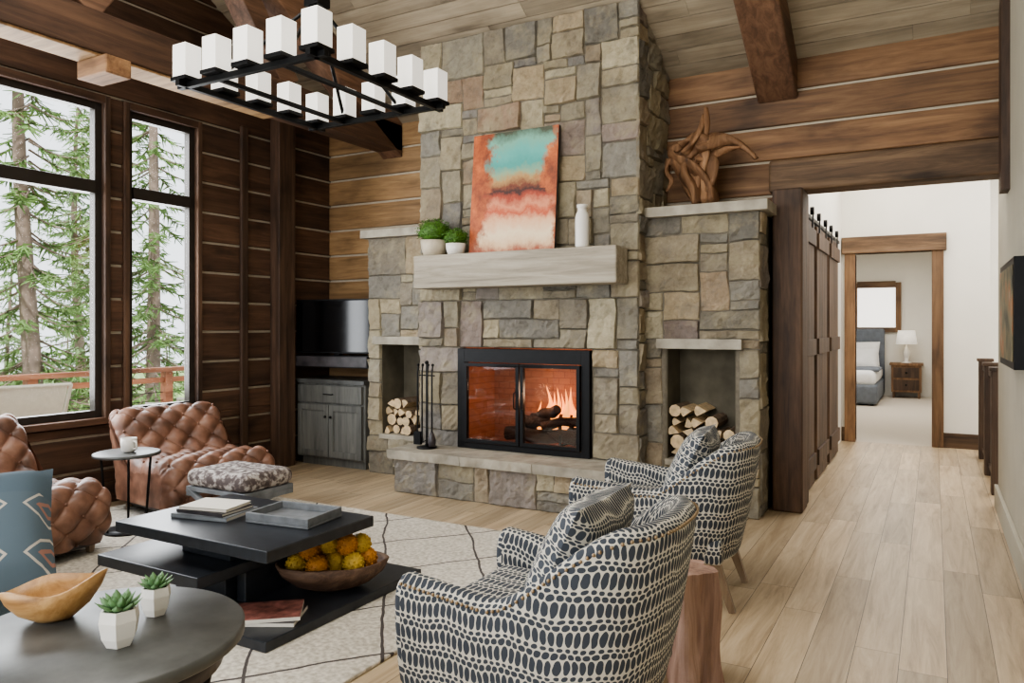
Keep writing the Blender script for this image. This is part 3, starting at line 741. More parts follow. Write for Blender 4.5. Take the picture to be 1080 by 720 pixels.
# ------------------------------------------------------------ armchair
def armchair(name,loc,rz,XF=-.37):
    mb=MB(); path=[]
    for i in range(12): path.append((XF+(.08-XF)*i/12,-.35))
    for i in range(33):
        t=-math.pi/2+math.pi*i/32; c,s=math.cos(t),math.sin(t)
        path.append((.08+.29*abs(c)**.75,.35*abs(s)**.75*(1 if s>0 else -1)))
    for i in range(1,13): path.append((.08-(.08-XF)*i/12,.35))
    n=len(path); vs=[];uvs=[];u=0; tops=[]; REC=.17
    for i,(x,y) in enumerate(path):
        a=path[max(i-1,0)];b=path[min(i+1,n-1)]; d=Vector((b[0]-a[0],b[1]-a[1])).normalized(); nx,ny=d.y,-d.x
        if i: u+=math.dist(path[i-1],path[i])
        t=max(0,min(1,(x+.04)/.36)); t=t*t*(3-2*t)
        h=.575+.250*t+.03*max(0,(-x-.05)/.3)
        pr=[(-.01,.25),(.004,.34),(.012,.45),(.014,.45+(h-.45)*.5),(.010,h-.05),(.002,h-.018),(-.022,h+.003),(-.05,h+.003),(-.072,h-.012),(-.086,h-.04),(-.09,.5),(-.085,.40),(-.085,.28)]
        k=0; last=None
        for o,z in pr:
            if last: k+=math.dist(last,(o,z))
            last=(o,z)
            px,py=x+nx*o,y+ny*o; px+=REC*max(0,z-.3)*t
            vs.append((px,py,z)); uvs.append((u,k))
        tops.append((x+nx*.009+REC*(h-.32)*t,y+ny*.009,h-.022))
    m=len(pr)
    fs=[(i*m+j,(i+1)*m+j,(i+1)*m+j+1,i*m+j+1) for i in range(n-1) for j in range(m-1)]
    mb.add(vs,fs,FAB,uvs=uvs,smooth=True)
    for base,sg in((0,1),((n-1)*m,-1)):
        ring=[Vector(v) for v in vs[base:base+m]]; c=sum(ring,Vector())/m
        prev=ring
        for q,(sc,off) in enumerate(((.93,.018),(.75,.03),(.01,.034))):
            cur=[c+(p-c)*sc-Vector((off,0,0)) for p in ring]
            ff=[(j,j+1,m+j+1,m+j) for j in range(m-1)]+[(m-1,0,m,2*m-1)]
            mb.add(prev+cur,[f if sg<0 else f[::-1] for f in ff],FAB,smooth=True,uvs=[(p.y,p.z) for p in prev+cur]); prev=cur
    for i in range(len(tops)-1):
        a,b=Vector(tops[i]),Vector(tops[i+1]); k=max(1,int((b-a).length/.018))
        for q in range(k): mb.ball(a.lerp(b,q/k),.0058,NAIL,5)
    xf=XF+.01
    mb.rbox(((xf+.32)/2,0,.30),(.32-xf,.64,.12),.02,FAB); mb.rbox(((xf+.25)/2,0,.42),(.25-xf,.515,.15),.05,FAB,seg=4)
    mb.rbox((.215,0,.56),(.10,.44,.32),.05,FAB,Matrix.Rotation(.16,4,'Y'),seg=4)
    for x,y in((XF+.04,-.28),(XF+.04,.28),(.27,-.24),(.27,.24)):
        kick=.09 if x>0 else -.02
        mb.beam((x,y,.25),(x+kick,y,0),.05,.05,W_LEG,(0,1,0),.03,.03)
    Mx=Matrix.Translation((.125,-.03,.675))@Matrix.Rotation(math.radians(4),4,'X')@Matrix.Rotation(math.radians(-64),4,'Y')@Matrix.Rotation(math.radians(5),4,'Z')
    mb.pillow(Mx,.42,.48,.18,FABP)
    return mb.build(name,loc,rz)
armchair('armchair',(-1.12,2.27,0),math.radians(-1),-.35)
armchair('armchair.001',(-1.235,3.95,0),math.radians(5),-.42)
# ------------------------------------------------------------ tufted leather chairs
def tufted(name,loc,rz,wd=.82,hk=1.0):
    mb=MB()
    pp=[(.40,.07),(.455,.2),(.44,.35),(.34,.435),(.12,.42),(-.10,.405),(-.22,.46),(-.30,.60),(-.37,.72),(-.44,.79),(-.52,.79),(-.555,.70),(-.52,.53),(-.46,.3),(-.43,.07)]
    P=catmull([(a,0,b if b<.42 else .42+(b-.42)*hk) for a,b in pp],14)
    n=len(P); s=[0]
    for i in range(1,n): s.append(s[-1]+(P[i]-P[i-1]).length)
    nw=76; g=.098; vs=[]
    nr=[]
    for i in range(n):
        d=(P[min(i+1,n-1)]-P[max(i-1,0)]).normalized(); nr.append(Vector((-d.z,0,d.x))*-1)
    cx=sum((p for p in P),Vector())/n
    if (P[20]-cx).dot(nr[20])<0: nr=[-q for q in nr]
    for i in range(n):
        for j in range(nw+1):
            w=-1+2*j/nw; y=w*wd/2
            a=(s[i]/g+y/g)*.5; b=(s[i]/g-y/g)*.5
            t=(abs(math.sin(math.pi*a))*abs(math.sin(math.pi*b)))**.45
            e=max(0,(abs(w)-.80)/.20); rnd=.085*(1-math.sqrt(max(0,1-e*e)))
            hd=.040*t*(1-.3*e)
            vs.append(P[i]+nr[i]*(hd-.022-rnd)+Vector((0,y,0)))
    fs=[(i*(nw+1)+j,i*(nw+1)+j+1,(i+1)*(nw+1)+j+1,(i+1)*(nw+1)+j) for i in range(n-1) for j in range(nw)]
    mb.add(vs,fs,LEATHER,smooth=True)
    for j in(0,nw):
        ring=[vs[i*(nw+1)+j] for i in range(n)]
        c1=Vector((-.05,ring[0].y,.22))
        mb.add(ring+[c1],[(i,i+1,n) for i in range(n-1)]+[(n-1,0,n)],LEATHER,smooth=False)
    ks=int(s[-1]/g)+2
    for p in range(0,ks):
        for q in range(-8,9):
            ss=p*g; yy=q*g
            if (p+q)%2: continue
            if ss>=s[-1] or abs(yy)>wd/2*.9: continue
            i=min(range(n),key=lambda k:abs(s[k]-ss))
            mb.ball(P[i]+nr[i]*(-.014)+Vector((0,yy,0)),.010,LEATHER,6)
    mb.box(-.42,.38,-wd/2+.06,wd/2-.06,.05,.12,BOOKB)
    for x in(-.36,.34):
        for y in(-wd/2+.1,wd/2-.1): mb.beam((x,y,.07),(x,y,0),.045,.045,W_LEG,(0,1,0),.03,.03)
    return mb.build(name,loc,rz)
tufted('tufted_leather_chair',(-4.96,3.88,RZ),math.radians(-10),.88,.84)
tufted('tufted_leather_chair.001',(-4.82,2.42,RZ),math.radians(6),.84)
# side table with mug
mb=MB(); c=(-4.76,3.18,RZ)
mb.lathe((c[0],c[1],RZ+.51),[(.2,0),(.21,.004),(.21,.02),(.2,.024)],TTOP,32); mb.lathe((c[0],c[1],RZ),[(.15,0),(.15,.012)],BLACK,24)
for k in range(3):
    t=k*2.094+.4; mb.tube([(c[0]+.13*math.cos(t),c[1]+.13*math.sin(t),RZ+.01),(c[0]+.17*math.cos(t),c[1]+.17*math.sin(t),RZ+.51)],.009,BLACK,6)
mb.build('side_table')
mb=MB(); z=RZ+.535
mb.lathe((c[0]+.02,c[1],z),[(.03,0),(.045,.01),(.052,.05),(.05,.095),(.046,.095),(.046,.02),(0,.015)],CERAM,20)
mb.tube(catmull([(c[0]+.065,c[1],z+.075),(c[0]+.1,c[1],z+.07),(c[0]+.1,c[1],z+.03),(c[0]+.065,c[1],z+.025)],5),.007,CERAM,6)
mb.build('coffee_mug')
# cowhide stool
mb=MB(); cx,cy=-4.10,3.56
mb.rbox((cx,cy,.385),(.58,.44,.12),.055,COW,seg=4)
mb.box(cx-.28,cx+.28,cy-.21,cy+.21,.30,.33,BOOKA)
for dy in(-.2,.2):
    mb.beam((cx-.27,cy+dy,.31),(cx+.27,cy+dy,RZ+.018),.03,.035,BOOKA,(0,1,0)); mb.beam((cx+.27,cy+dy*.85,.31),(cx-.27,cy+dy*.85,RZ+.018),.03,.035,BOOKA,(0,1,0))
for dx in(-.26,.26): mb.box(cx+dx-.02,cx+dx+.02,cy-.21,cy+.21,RZ,.05,BOOKA); mb.box(cx+dx-.02,cx+dx+.02,cy-.21,cy+.21,.265,.30,BOOKA)
mb.build('cowhide_stool',bevel=.003)
# ------------------------------------------------------------ coffee table
mb=MB()
mb.box(-3.6,-2.53,2.34,3.06,.365,.42,CTB); mb.box(-3.62,-2.88,2.26,2.98,.215,.27,CTB)
mb.box(-3.45,-2.46,2.27,3.38,RZ,.065,CTB); mb.box(-3.3,-2.95,2.5,2.95,.27,.365,CTB); mb.box(-3.35,-2.98,2.5,3.1,.065,.215,CTB)
mb.box(-2.96,-2.90,2.55,2.85,.065,.365,CTB)
mb.build('coffee_table',bevel=.005)
mb=MB()
for i,(w,d,h,m,a) in enumerate(((.34,.26,.022,BOOKA,.1),(.3,.23,.018,BOOKB,.02),(.28,.21,.016,PAPER,.14))):
    z=.4215+sum((.022,.018,.016)[:i]); mb.T=Matrix.Translation((-3.27,2.68,z))@Matrix.Rotation(a+.1,4,'Z')
    mb.box(-w/2,w/2,-d/2,d/2,0,.003,m);mb.box(-w/2,w/2,-d/2,d/2,h-.004,h-.001,m);mb.box(-w/2+.005,w/2-.005,-d/2+.004,d/2-.005,.003,h-.004,PAPER);mb.box(-w/2,w/2,-d/2,-d/2+.003,0,h-.001,m)
mb.build('stack_of_books')
mb=MB(); mb.T=Matrix.Translation((-2.83,2.8,.4215))@Matrix.Rotation(.12,4,'Z')
w,d=.19,.14
mb.box(-w,w,-d,d,0,.014,TRAY)
for a in((-w,w,-d,-d+.015),(-w,w,d-.015,d),(-w,-w+.015,-d+.015,d-.015),(w-.015,w,-d+.015,d-.015)): mb.box(*a,.014,.05,TRAY)
mb.build('serving_tray',bevel=.003)
mb=MB(); z=.0665
for i in range(2):
    mb.T=Matrix.Translation((-2.66,2.47,z+i*.018))@Matrix.Rotation(.5+.2*i,4,'Z'); mb.box(-.15,.15,-.11,.11,0,.016,PAPER); mb.box(-.15,.15,-.11,.11,.016,.0175,BOOKR if i else BOOKB)
mb.build('magazine_stack')
bc=(-2.68,2.92,.067); rot=.75
mb=MB(); mb.lathe(bc,[(.12,0),(.2,.03),(.27,.08),(.3,.135),(.285,.14),(.25,.085),(.18,.045),(0,.035)],W_BOWLD,36,.95,.62,rot)
for v in mb.v: v.z+= .012*noise.noise(Vector((v.x*7,v.y*7,0)))*(v.z>.15)
mb.build('dough_bowl')
mb=MB()
for i,(a,b,h) in enumerate([(-.18,0,.125),(-.09,.06,.13),(-.08,-.07,.13),(.01,.0,.12),(.03,.09,.13),(.1,-.06,.13),(.17,.02,.13),(-.12,0,.205),(-.02,.03,.215),(.07,-.01,.215),(.14,.03,.2)]):
    x=bc[0]+a*math.cos(rot)-b*math.sin(rot);y=bc[1]+a*math.sin(rot)+b*math.cos(rot)
    m=[YELLOW,ORANGE,ORANGE,YELLOW,ORANGE][i%5]; c=Vector((x,y,bc[2]+h)); mb.ball(c,.054,m,12,1.05)
    for k in range(70):
        ph=math.acos(1-2*(k+.5)/70);t=k*2.4; d=Vector((math.sin(ph)*math.cos(t),math.sin(ph)*math.sin(t),math.cos(ph)))
        mb.ball(c+d*.053,.007,m,4)
mb.build('decorative_gourds')
# ------------------------------------------------------------ foreground round table
TC=(-1.90,1.19); TZ=.6
mb=MB()
mb.lathe((TC[0],TC[1],TZ-.035),[(.355,0),(.36,.005),(.36,.03),(.355,.035)],TTOP,64)
mb.lathe((TC[0],TC[1],TZ-.1),[(.30,0),(.305,.0),(.305,.064),(.30,.064)],BOOKB,48)
for k in range(4):
    t=k*math.pi/2+.5; mb.tube([(TC[0]+.29*math.cos(t),TC[1]+.29*math.sin(t),TZ-.07),(TC[0]+.24*math.cos(t),TC[1]+.24*math.sin(t),.3),(TC[0]+.27*math.cos(t),TC[1]+.27*math.sin(t),.0190)],.014,BLACK,8)
mb.lathe((TC[0],TC[1],.25),[(.235,0),(.25,0),(.25,.015),(.235,.015)],BLACK,40)
mb.build('round_side_table')
mb=MB(); c=(-2.10,1.19,TZ+.001)
mb.lathe(c,[(.045,0),(.085,.02),(.115,.055),(.13,.09),(.124,.092),(.108,.057),(.075,.028),(0,.014)],W_BOWL,40,1.0,.70,.95)
for i,v in enumerate(mb.v):
    dx=v.x-c[0];dy=v.y-c[1]; r=math.hypot(dx,dy)
    if r>.05: v.z+= .32*(r-.05)*max(0,math.cos(math.atan2(dy,dx)-.75))+.015*math.sin(3*math.atan2(dy,dx))*(r/.13)**2
mb.build('wooden_bowl')
def succulent(name,c,s):
    mb=MB(); x,y,z=c
    mb.lathe(c,[(.026*s,0),(.036*s,.02*s),(.042*s,.055*s),(.038*s,.078*s),(.033*s,.078*s),(.033*s,.068*s),(0,.068*s)],CERAM,6,rot=.3,smooth=False)
    mb.lathe((x,y,z+.062*s),[(.034*s,0),(.033*s,.008*s),(0,.01*s)],SOIL,12)
    for ring,(nk,L,el) in enumerate(((9,.050,.35),(8,.044,.75),(6,.034,1.1),(4,.022,1.35))):
        for k in range(nk):
            t=2*math.pi*k/nk+ring*.4; d=Vector((math.cos(t)*math.cos(el),math.sin(t)*math.cos(el),math.sin(el))); b=Vector((-math.sin(t),math.cos(t),0)); u=b.cross(d)*-1
            o=Vector((x,y,z+.068*s)); P=[]
            for f,w in((0,.006),(.35,.012),(.7,.011),(1,.0008)):
                q=o+d*L*s*f+Vector((0,0,1))*L*s*.25*f*f
                P+= [q-b*w*s,q+u*w*s*.35,q+b*w*s,q-u*w*s*.35]
            mb.add(P,[(i*4+j,i*4+(j+1)%4,(i+1)*4+(j+1)%4,(i+1)*4+j) for i in range(3) for j in range(4)],SUCC,smooth=True)
    mb.build(name)
succulent('potted_succulent',(-1.785,1.172,TZ+.001),1.18); succulent('potted_succulent.001',(-1.885,1.345,TZ+.001),1.0)
# ------------------------------------------------------------ sofa + pillow
mb=MB()
sx0,sx1,sy0,sy1=-5.0,-3.08,.75,1.62
mb.rbox(((sx0+sx1)/2,(sy0+sy1)/2,.25),(sx1-sx0,sy1-sy0,.26),.04,SOFA)
mb.rbox((sx1-.1,(sy0+sy1)/2,.33),(.2,sy1-sy0,.38),.07,SOFA,seg=5); mb.rbox((sx0+.1,(sy0+sy1)/2,.33),(.2,sy1-sy0,.38),.07,SOFA,seg=5)
mb.rbox(((sx0+sx1)/2,sy0+.12,.48),(sx1-sx0-.3,.24,.56),.08,SOFA,seg=5)
for k in range(2):
    w=(sx1-sx0-.4)/2; x=sx0+.2+w*(k+.5)
    mb.rbox((x,sy0+.50,.40),(w-.01,.66,.14),.06,SOFA,seg=5); mb.rbox((x,sy0+.3,.62),(w-.02,.2,.36),.08,SOFA,Matrix.Rotation(.15,4,'X'),seg=5)
for x in(sx0+.1,sx1-.1):
    for y in(sy0+.1,sy1-.1): mb.beam((x,y,.13),(x,y,RZ),.05,.05,W_LEG,(0,1,0))
mb.build('sofa')
mb=MB(); Mx=Matrix.Translation((-3.13,1.47,.61))@Matrix.Rotation(math.radians(52),4,'Z')@Matrix.Rotation(math.radians(42),4,'X')@Matrix.Rotation(math.radians(8),4,'Z')
mb.pillow(Mx,.54,.54,.24,PILLOW); mb.build('throw_pillow')
# ------------------------------------------------------------ stump
mb=MB()
def stump(c,r,h,ph):
    seg=48; vs=[]; n=16
    for i in range(n+1):
        f=i/n
        for k in range(seg):
            t=2*math.pi*k/seg; rr=r*(1+.16*math.sin(4*t+ph+f*.8)+.07*math.sin(9*t+f*2)+.10*(1-f)**3+.16*noise.noise(Vector((math.cos(t)*2.5,math.sin(t)*2.5,f*3+ph))))
            vs.append((c[0]+rr*math.cos(t),c[1]+rr*math.sin(t),h*f))
    fs=[(i*seg+k,i*seg+(k+1)%seg,(i+1)*seg+(k+1)%seg,(i+1)*seg+k) for i in range(n) for k in range(seg)]+[tuple(range(n*seg,(n+1)*seg)),tuple(range(seg))[::-1]]
    mb.add(vs,fs,W_STUMP,(.5,.5,.5,1))
stump((-.845,2.95,0),.10,.445,.4); mb.build('tree_stump_table')
# ------------------------------------------------------------ chandelier
mb=MB(); cx0,cx1,cy0,cy1,cz=-3.41,-2.5,2.615,3.57,2.70
t=.03
for y in(cy0,cy1): mb.box(cx0-.06,cx1+.06,y-t/2,y+t/2,cz-.055,cz-.025,BLACK)
for x in(cx0,cx1): mb.box(x-t/2,x+t/2,cy0-.06,cy1+.06,cz-.055,cz-.025,BLACK)
pos=[]
for i in range(5):
    f=i/4
    for p in((cx0+(cx1-cx0)*f,cy0),(cx0+(cx1-cx0)*f,cy1),(cx0,cy0+(cy1-cy0)*f),(cx1,cy0+(cy1-cy0)*f)):
        if not any(math.dist(p,q)<.05 for q in pos): pos.append(p)
for x,y in pos:
    mb.box(x-.058,x+.058,y-.058,y+.058,cz-.025,cz-.005,BLACK); mb.box(x-.05,x+.05,y-.05,y+.05,cz-.005,cz+.165,CANDLE)
cx,cy=(cx0+cx1)/2,(cy0+cy1)/2
for x in(cx0+.23,cx1-.23): mb.box(x-.012,x+.012,cy0,cy1,cz-.052,cz-.03,BLACK)
for x,y in((cx0+.23,cy0),(cx1-.23,cy0),(cx0+.23,cy1),(cx1-.23,cy1)): mb.tube([(x,y,cz-.04),(cx,cy,cz+.48)],.011,BLACK,6)
mb.box(cx-.05,cx+.05,cy-.05,cy+.05,cz+.45,cz+.56,BLACK); mb.tube([(cx,cy,cz+.5),(cx,cy,CZ(cy)-.01)],.014,BLACK,8)
mb.lathe((cx,cy,CZ(cy)-.06),[(.09,0),(.09,.02),(.03,.02)],BLACK,20)
mb.build('chandelier',bevel=.002)

# ------------------------------------------------------------ hall
HZ=3.6
mb=MB()
mb.box(-1.11,-.985,6.36,10.05,0,HZ,WHITE); mb.build('wall_hall_left',relocate=False)
mb=MB(); DX0,DX1,DZ=-.826,-.015,2.28
mb.box(-1.11,DX0,10.05,10.17,0,HZ,WHITE);mb.box(DX1,.46,10.05,10.17,0,HZ,WHITE);mb.box(DX0,DX1,10.05,10.17,DZ,HZ,WHITE); mb.build('wall_hall_end',relocate=False)
mb=MB(); t=.12
mb.box(DX0-t,DX0,10.0,10.19,0,DZ,W_TRIM);mb.box(DX1,DX1+t,10.0,10.19,0,DZ,W_TRIM);mb.box(DX0-t-.03,DX1+t+.03,9.98,10.19,DZ,DZ+.2,W_BEAMX)
mb.build('door_1',bevel=.008)
mb=MB(); mb.box(DX1+t,.46,10.02,10.05,0,.17,W_BEAMX); mb.box(-.98,DX0-t,10.02,10.05,0,.17,W_BEAMX); mb.build('baseboard_hall_end')
mb=MB(); mb.box(.46,2.6,11.2,11.3,-.1,HZ,WHITE); mb.box(2.5,2.6,6.9,11.2,-.1,HZ,WHITE); mb.box(.46,.56,10.05,11.2,0,HZ,WHITE); mb.box(.58,2.6,6.81,6.94,0,HZ,WHITE); mb.build('wall_stairwell',relocate=False)
mb=MB(); mb.box(-1.11,2.6,6.36,11.3,HZ,HZ+.1,WHITE); mb.build('ceiling_hall',relocate=False)
for i,(a,b) in enumerate(((6.42,7.1),(7.28,8.02),(8.22,9.0))):
    mb=MB(); x0=-.95; k=4
    for q in range(k):
        ya=a+(b-a)*q/k; mb.box(x0,x0+.035,ya+.003,ya+(b-a)/k-.003,.02,2.3,W_BARN)
    for z in(.15,1.15,2.1): mb.box(x0+.035,x0+.055,a,b,z,z+.14,W_BARN)
    for y in(a+.13,b-.13): mb.box(x0+.036,x0+.046,y-.02,y+.02,2.15,2.40,BLACK); mb.tube([(x0+.02,y,2.40),(x0+.05,y,2.40)],.035,BLACK,14)
    mb.build('barn_door' if i==0 else 'barn_door.00%d'%i,bevel=.003)
mb=MB(); mb.box(-.984,-.93,6.4,9.3,2.335,2.365,BLACK); mb.build('barn_door_rail')
mb=MB()
for y in(7.45,8.4,9.4): mb.box(.42,.54,y-.06,y+.06,0,1.03,W_BARN); mb.box(.405,.555,y-.075,y+.075,1.03,1.06,W_BARN)
mb.box(.45,.51,7.45,9.4,.94,.99,W_BARN); mb.box(.45,.51,7.45,9.4,.08,.12,W_BARN)
y=7.58
while y<9.35:
    mb.box(.47,.49,y-.008,y+.008,.12,.94,BLACK); y+=.11
mb.build('stair_railing',bevel=.004)
mb=MB(); mb.box(XR-.07,XR-.001,4.75,5.68,1.17,1.77,BLACK); mb.box(XR-.075,XR-.07,4.79,5.64,1.21,1.73,PATINA); mb.build('framed_wall_art',bevel=.003)
mb=MB(); mb.box(XR-.012,XR,6.45,6.53,1.25,1.37,WHITE); mb.build('light_switch')
# bedroom
mb=MB(); mb.box(-3.6,-3.5,10.17,17.12,0,2.9,WHITE); mb.box(.46,.56,11.3,17.12,0,2.9,WHITE); mb.box(-3.5,.46,17,17.12,0,2.9,WHITE); mb.box(-3.5,-1.11,10.07,10.17,0,2.9,WHITE); mb.build('wall_bedroom',relocate=False)
mb=MB(); mb.box(-3.6,.455,10.18,17.12,2.9,3.0,WHITE); mb.build('ceiling_bedroom',relocate=False)
mb=MB(); a,b,c,d=-1.36,-.66,1.38,2.18; t=.1
mb.box(a-t,a,16.93,17,c-t,d+t,W_TRIM);mb.box(b,b+t,16.93,17,c-t,d+t,W_TRIM);mb.box(a,b,16.93,17,d,d+t+.03,W_BEAMX);mb.box(a,b,16.93,17,c-t,c,W_BEAMX); mb.box(a,b,16.98,16.995,c,d,SHADE); mb.build('window_5')
mb=MB(); bx0,bx1=-2.9,-.85
mb.rbox((( bx0+bx1)/2,16.85,.7),(bx1-bx0,.12,1.3),.04,BEDG); mb.rbox(((bx0+bx1)/2,15.7,.2),(bx1-bx0,2.2,.34),.05,BEDG); mb.rbox(((bx0+bx1)/2,15.72,.48),(bx1-bx0-.06,2.14,.28),.1,LINEN,seg=4)
for x in (bx0+.45,bx1-.45): mb.pillow(Matrix.Translation((x,16.62,.86))@Matrix.Rotation(math.radians(70),4,'X'),.75,.5,.25,LINEN)
mb.pillow(Matrix.Translation((bx1-.4,16.4,.78))@Matrix.Rotation(math.radians(60),4,'X'),.6,.4,.2,LINEN)
mb.rbox(((bx0+bx1)/2,15.2,.62),(bx1-bx0+.04,.9,.06),.03,BEDG)
for x in(bx0+.1,bx1-.1): mb.box(x-.03,x+.03,14.75,14.81,0,.05,BLACK);mb.box(x-.03,x+.03,16.7,16.76,0,.06,BLACK)
mb.build('bed')
mb=MB(); mb.box(-.72,-.2,16.5,16.95,.12,.64,W_TRIM); mb.box(-.75,-.17,16.47,16.97,.64,.68,W_TRIM); mb.box(-.68,-.24,16.485,16.5,.4,.6,W_BARN);mb.box(-.68,-.24,16.485,16.5,.16,.36,W_BARN)
for x in(-.7,-.26): mb.box(x,x+.04,16.52,16.56,0,.12,W_TRIM);mb.box(x,x+.04,16.9,16.94,0,.12,W_TRIM)
mb.ball((-.46,16.48,.5),.02,BLACK,8);mb.ball((-.46,16.48,.26),.02,BLACK,8); mb.build('nightstand')
mb=MB(); mb.lathe((-.46,16.72,.68),[(.09,0),(.09,.015),(.03,.03),(.05,.12),(.07,.2),(.03,.3),(.012,.33),(.012,.4)],CERAM,20); mb.lathe((-.46,16.72,1.05),[(.19,0),(.15,.27),(.148,.27),(.188,0)],LAMPS,28); mb.build('table_lamp')

# ------------------------------------------------------------ outside
mb=MB()
x=-9.0
while x<-5.95: mb.box(x,x+.14,-3,12,-.06,-.02,W_DECK); x+=.146
mb.build('deck_floor',relocate=False)
mb=MB(); rx=-8.2
for y in[-2+1.6*i for i in range(9)]: mb.box(rx-.05,rx+.05,y-.05,y+.05,-.02,.85,W_RAIL)
mb.box(rx-.08,rx+.08,-2.1,11,.85,.9,W_RAIL); mb.box(rx-.03,rx+.03,-2.1,11,.72,.78,W_RAIL)
for i in range(6): mb.tube([(rx,-2,.1+i*.1),(rx,11,.1+i*.1)],.004,BLACK,4)
mb.build('deck_railing')
def deckchair(name,loc,rz):
    mb=MB()
    for y in(-.28,.28):
        mb.tube([(.4,y,0),(.3,y,.42),(-.25,y,.36),(-.55,y,.92)],.016,SLING,6); mb.tube([(-.4,y,0),(-.25,y,.36)],.016,SLING,6); mb.tube([(.33,y,.3),(.3,y,.6),(-.38,y,.6)],.016,SLING,6)
    mb.tube([(-.55,-.28,.92),(-.55,.28,.92)],.016,SLING,6)
    P=[(.3,.43),(.0,.37),(-.24,.35),(-.32,.48),(-.54,.91)]
    vs=[(p[0],y,p[1]) for p in P for y in(-.26,.26)]; mb.add(vs,[(i*2,i*2+1,i*2+3,i*2+2) for i in range(4)],SLING,smooth=True)
    mb.build(name,loc,rz)
deckchair('deck_chair',(-7.1,3.65,-.08),math.radians(170)); deckchair('deck_chair.001',(-7.1,5.45,-.02),math.radians(200))
bpy.data.objects['deck_chair'].location.z=-.02
mb=MB(); 
vs=[];n=24
for i in range(n+1):
    for j in range(n+1):
        x=-90+81*i/n;y=-40+110*j/n; vs.append((x,y,-2.6-.02*(-9-x)+1.2*noise.noise(Vector((x*.06,y*.06,0)))))
mb.add(vs,[(i*(n+1)+j,(i+1)*(n+1)+j,(i+1)*(n+1)+j+1,i*(n+1)+j+1) for i in range(n) for j in range(n)],GRASS,smooth=True)
mb.build('hillside_ground',relocate=False)
def spruce(H,seed,needle,dens=1.0,spread=2.1):
    random.seed(seed); mb=MB()
    P=[(.1*math.sin(z*.7),.1*math.cos(z*.5),z*H/10) for z in range(11)]
    mb.tube(P,[.17*(1-i/10.5)+.01 for i in range(11)],TBARK,8)
    nb=int(150*dens)
    for b in range(nb):
        f=U(.1,.98); z=H*f; L=spread*(1-f)**.8*U(.5,1.1)+.15; az=U(0,6.283); d=Vector((math.cos(az),math.sin(az),0)); sd=Vector((-d.y,d.x,0))
        m=7; B=[Vector((0,0,z))+d*(L*k/m)+Vector((0,0,-.28*L*math.sin(2.2*k/m)+.10*L*(k/m)**2)) for k in range(m+1)]
        mb.tube(B,[.018*(1-k/(m+1)) for k in range(m+1)],TBARK,4,caps=False)
        for k in range(int(38*min(1.2,L))+6):
            t=U(.12,1)*m; i=min(int(t),m-1); p=B[i].lerp(B[i+1],t-i); s=random.choice((-1,1)); l=U(.1,.3)*(1.2-t/m*.6)
            q=d*U(.1,.8)+sd*s*U(.3,1)+Vector((0,0,U(-.9,.05))); q.normalize(); wv=q.cross(Vector((U(-1,1),U(-1,1),U(-1,1)))).normalized()*.018
            mb.add([p-wv,p+wv,p+q*l+wv*.3,p+q*l-wv*.3],[(0,1,2,3)],needle)
    o=mb.build('spruce_tree',(0,0,-3)); return o
def inst(o,x,y,z,s,r):
    c=bpy.data.objects.new('spruce_tree',o.data); bpy.context.scene.collection.objects.link(c); c.location=(x,y,z); c.scale=(s,s,s); c.rotation_euler=(0,0,r)
t1=spruce(12,1,NEEDLE); t1.location=(-11.6,6.2,-2.8)
t2=spruce(14,2,NEEDLE,1.2,2.4); t2.location=(-13.8,8.8,-3)
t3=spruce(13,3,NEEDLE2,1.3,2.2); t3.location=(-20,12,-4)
inst(t2,-11.9,8.4,-3,.9,2); inst(t1,-13.4,4.4,-3,1.1,1)
random.seed(5)
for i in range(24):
    a=math.radians(U(36,74)); r=U(20,45); inst(t3,-math.sin(a)*r,math.cos(a)*r,-6.0-r*.03,U(.45,.78),U(0,6))

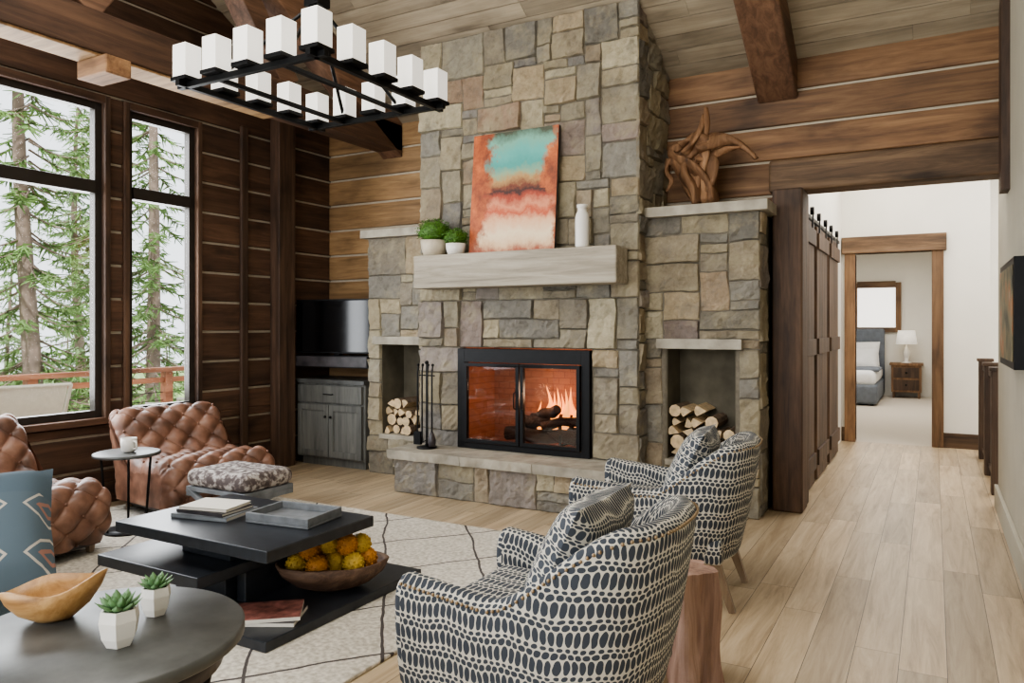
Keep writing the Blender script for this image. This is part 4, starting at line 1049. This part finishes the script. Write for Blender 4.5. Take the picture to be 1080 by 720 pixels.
# ------------------------------------------------------------ lights / world
def area(name,loc,rot,sx,sy,p,col=(1,1,1)):
    l=bpy.data.lights.new(name,'AREA'); l.shape='RECTANGLE'; l.size=sx;l.size_y=sy;l.energy=p;l.color=col
    o=bpy.data.objects.new(name,l); bpy.context.scene.collection.objects.link(o); o.location=loc;o.rotation_euler=rot; return o
area('fill_living',(-2.6,1.6,4.9),(math.radians(12),0,0),3.0,2.2,110,(1,.97,.92))  # added fill lamp over the living room, no fitting there
area('fill_rear',(-2.6,-2.6,2.0),(math.radians(82),0,0),5,2.6,125,(.98,.99,1))  # added frontal fill behind the camera; the rear side is simply open
area('light_window_day',(-6.2,3.0,2.0),(0,math.radians(-90),0),2.4,3.4,210,(.94,.97,1))
area('fill_hall',(-.3,8.2,3.5),(0,0,0),1.0,3.0,48,(1,.97,.92))  # added area lamp to brighten the hall, no fitting
area('fill_stairwell',(1.5,9.0,3.5),(0,0,0),1.6,3.0,70,(.98,.98,1))  # added area lamp to brighten the stairwell from above
area('fill_bedroom',(-.8,13.8,2.85),(0,0,0),2.0,3.0,70,(1,.97,.93))  # added unseen lamp that brightens the bedroom
def pt(name,loc,p,col,r=.1):
    l=bpy.data.lights.new(name,'POINT'); l.energy=p;l.color=col;l.shadow_soft_size=r
    o=bpy.data.objects.new(name,l); bpy.context.scene.collection.objects.link(o); o.location=loc
pt('light_fire',(-2.85,5.62,.85),5.5,(1,.66,.44),.08)
sun=bpy.data.lights.new('sun','SUN'); sun.energy=4.0; sun.angle=.05; so=bpy.data.objects.new('sun',sun); bpy.context.scene.collection.objects.link(so); so.rotation_euler=(math.radians(38),math.radians(22),0)
w=bpy.data.worlds.new('World'); bpy.context.scene.world=w; w.use_nodes=True
bg=w.node_tree.nodes['Background']; bg.inputs[0].default_value=(.90,.95,1,1); bg.inputs[1].default_value=1.8

cam=bpy.data.cameras.new('camera'); co=bpy.data.objects.new('camera',cam); bpy.context.scene.collection.objects.link(co)
co.location=(0,0,1.4); co.rotation_euler=(math.pi/2,0,math.radians(29.2)); cam.sensor_width=36; cam.lens=26.5; cam.shift_y=-16/1080; cam.clip_start=.05
bpy.context.scene.camera=co
bpy.context.scene.view_settings.view_transform='AgX'
try: bpy.context.scene.view_settings.look='AgX - Medium High Contrast'
except Exception: pass
bpy.context.scene.view_settings.exposure=.25
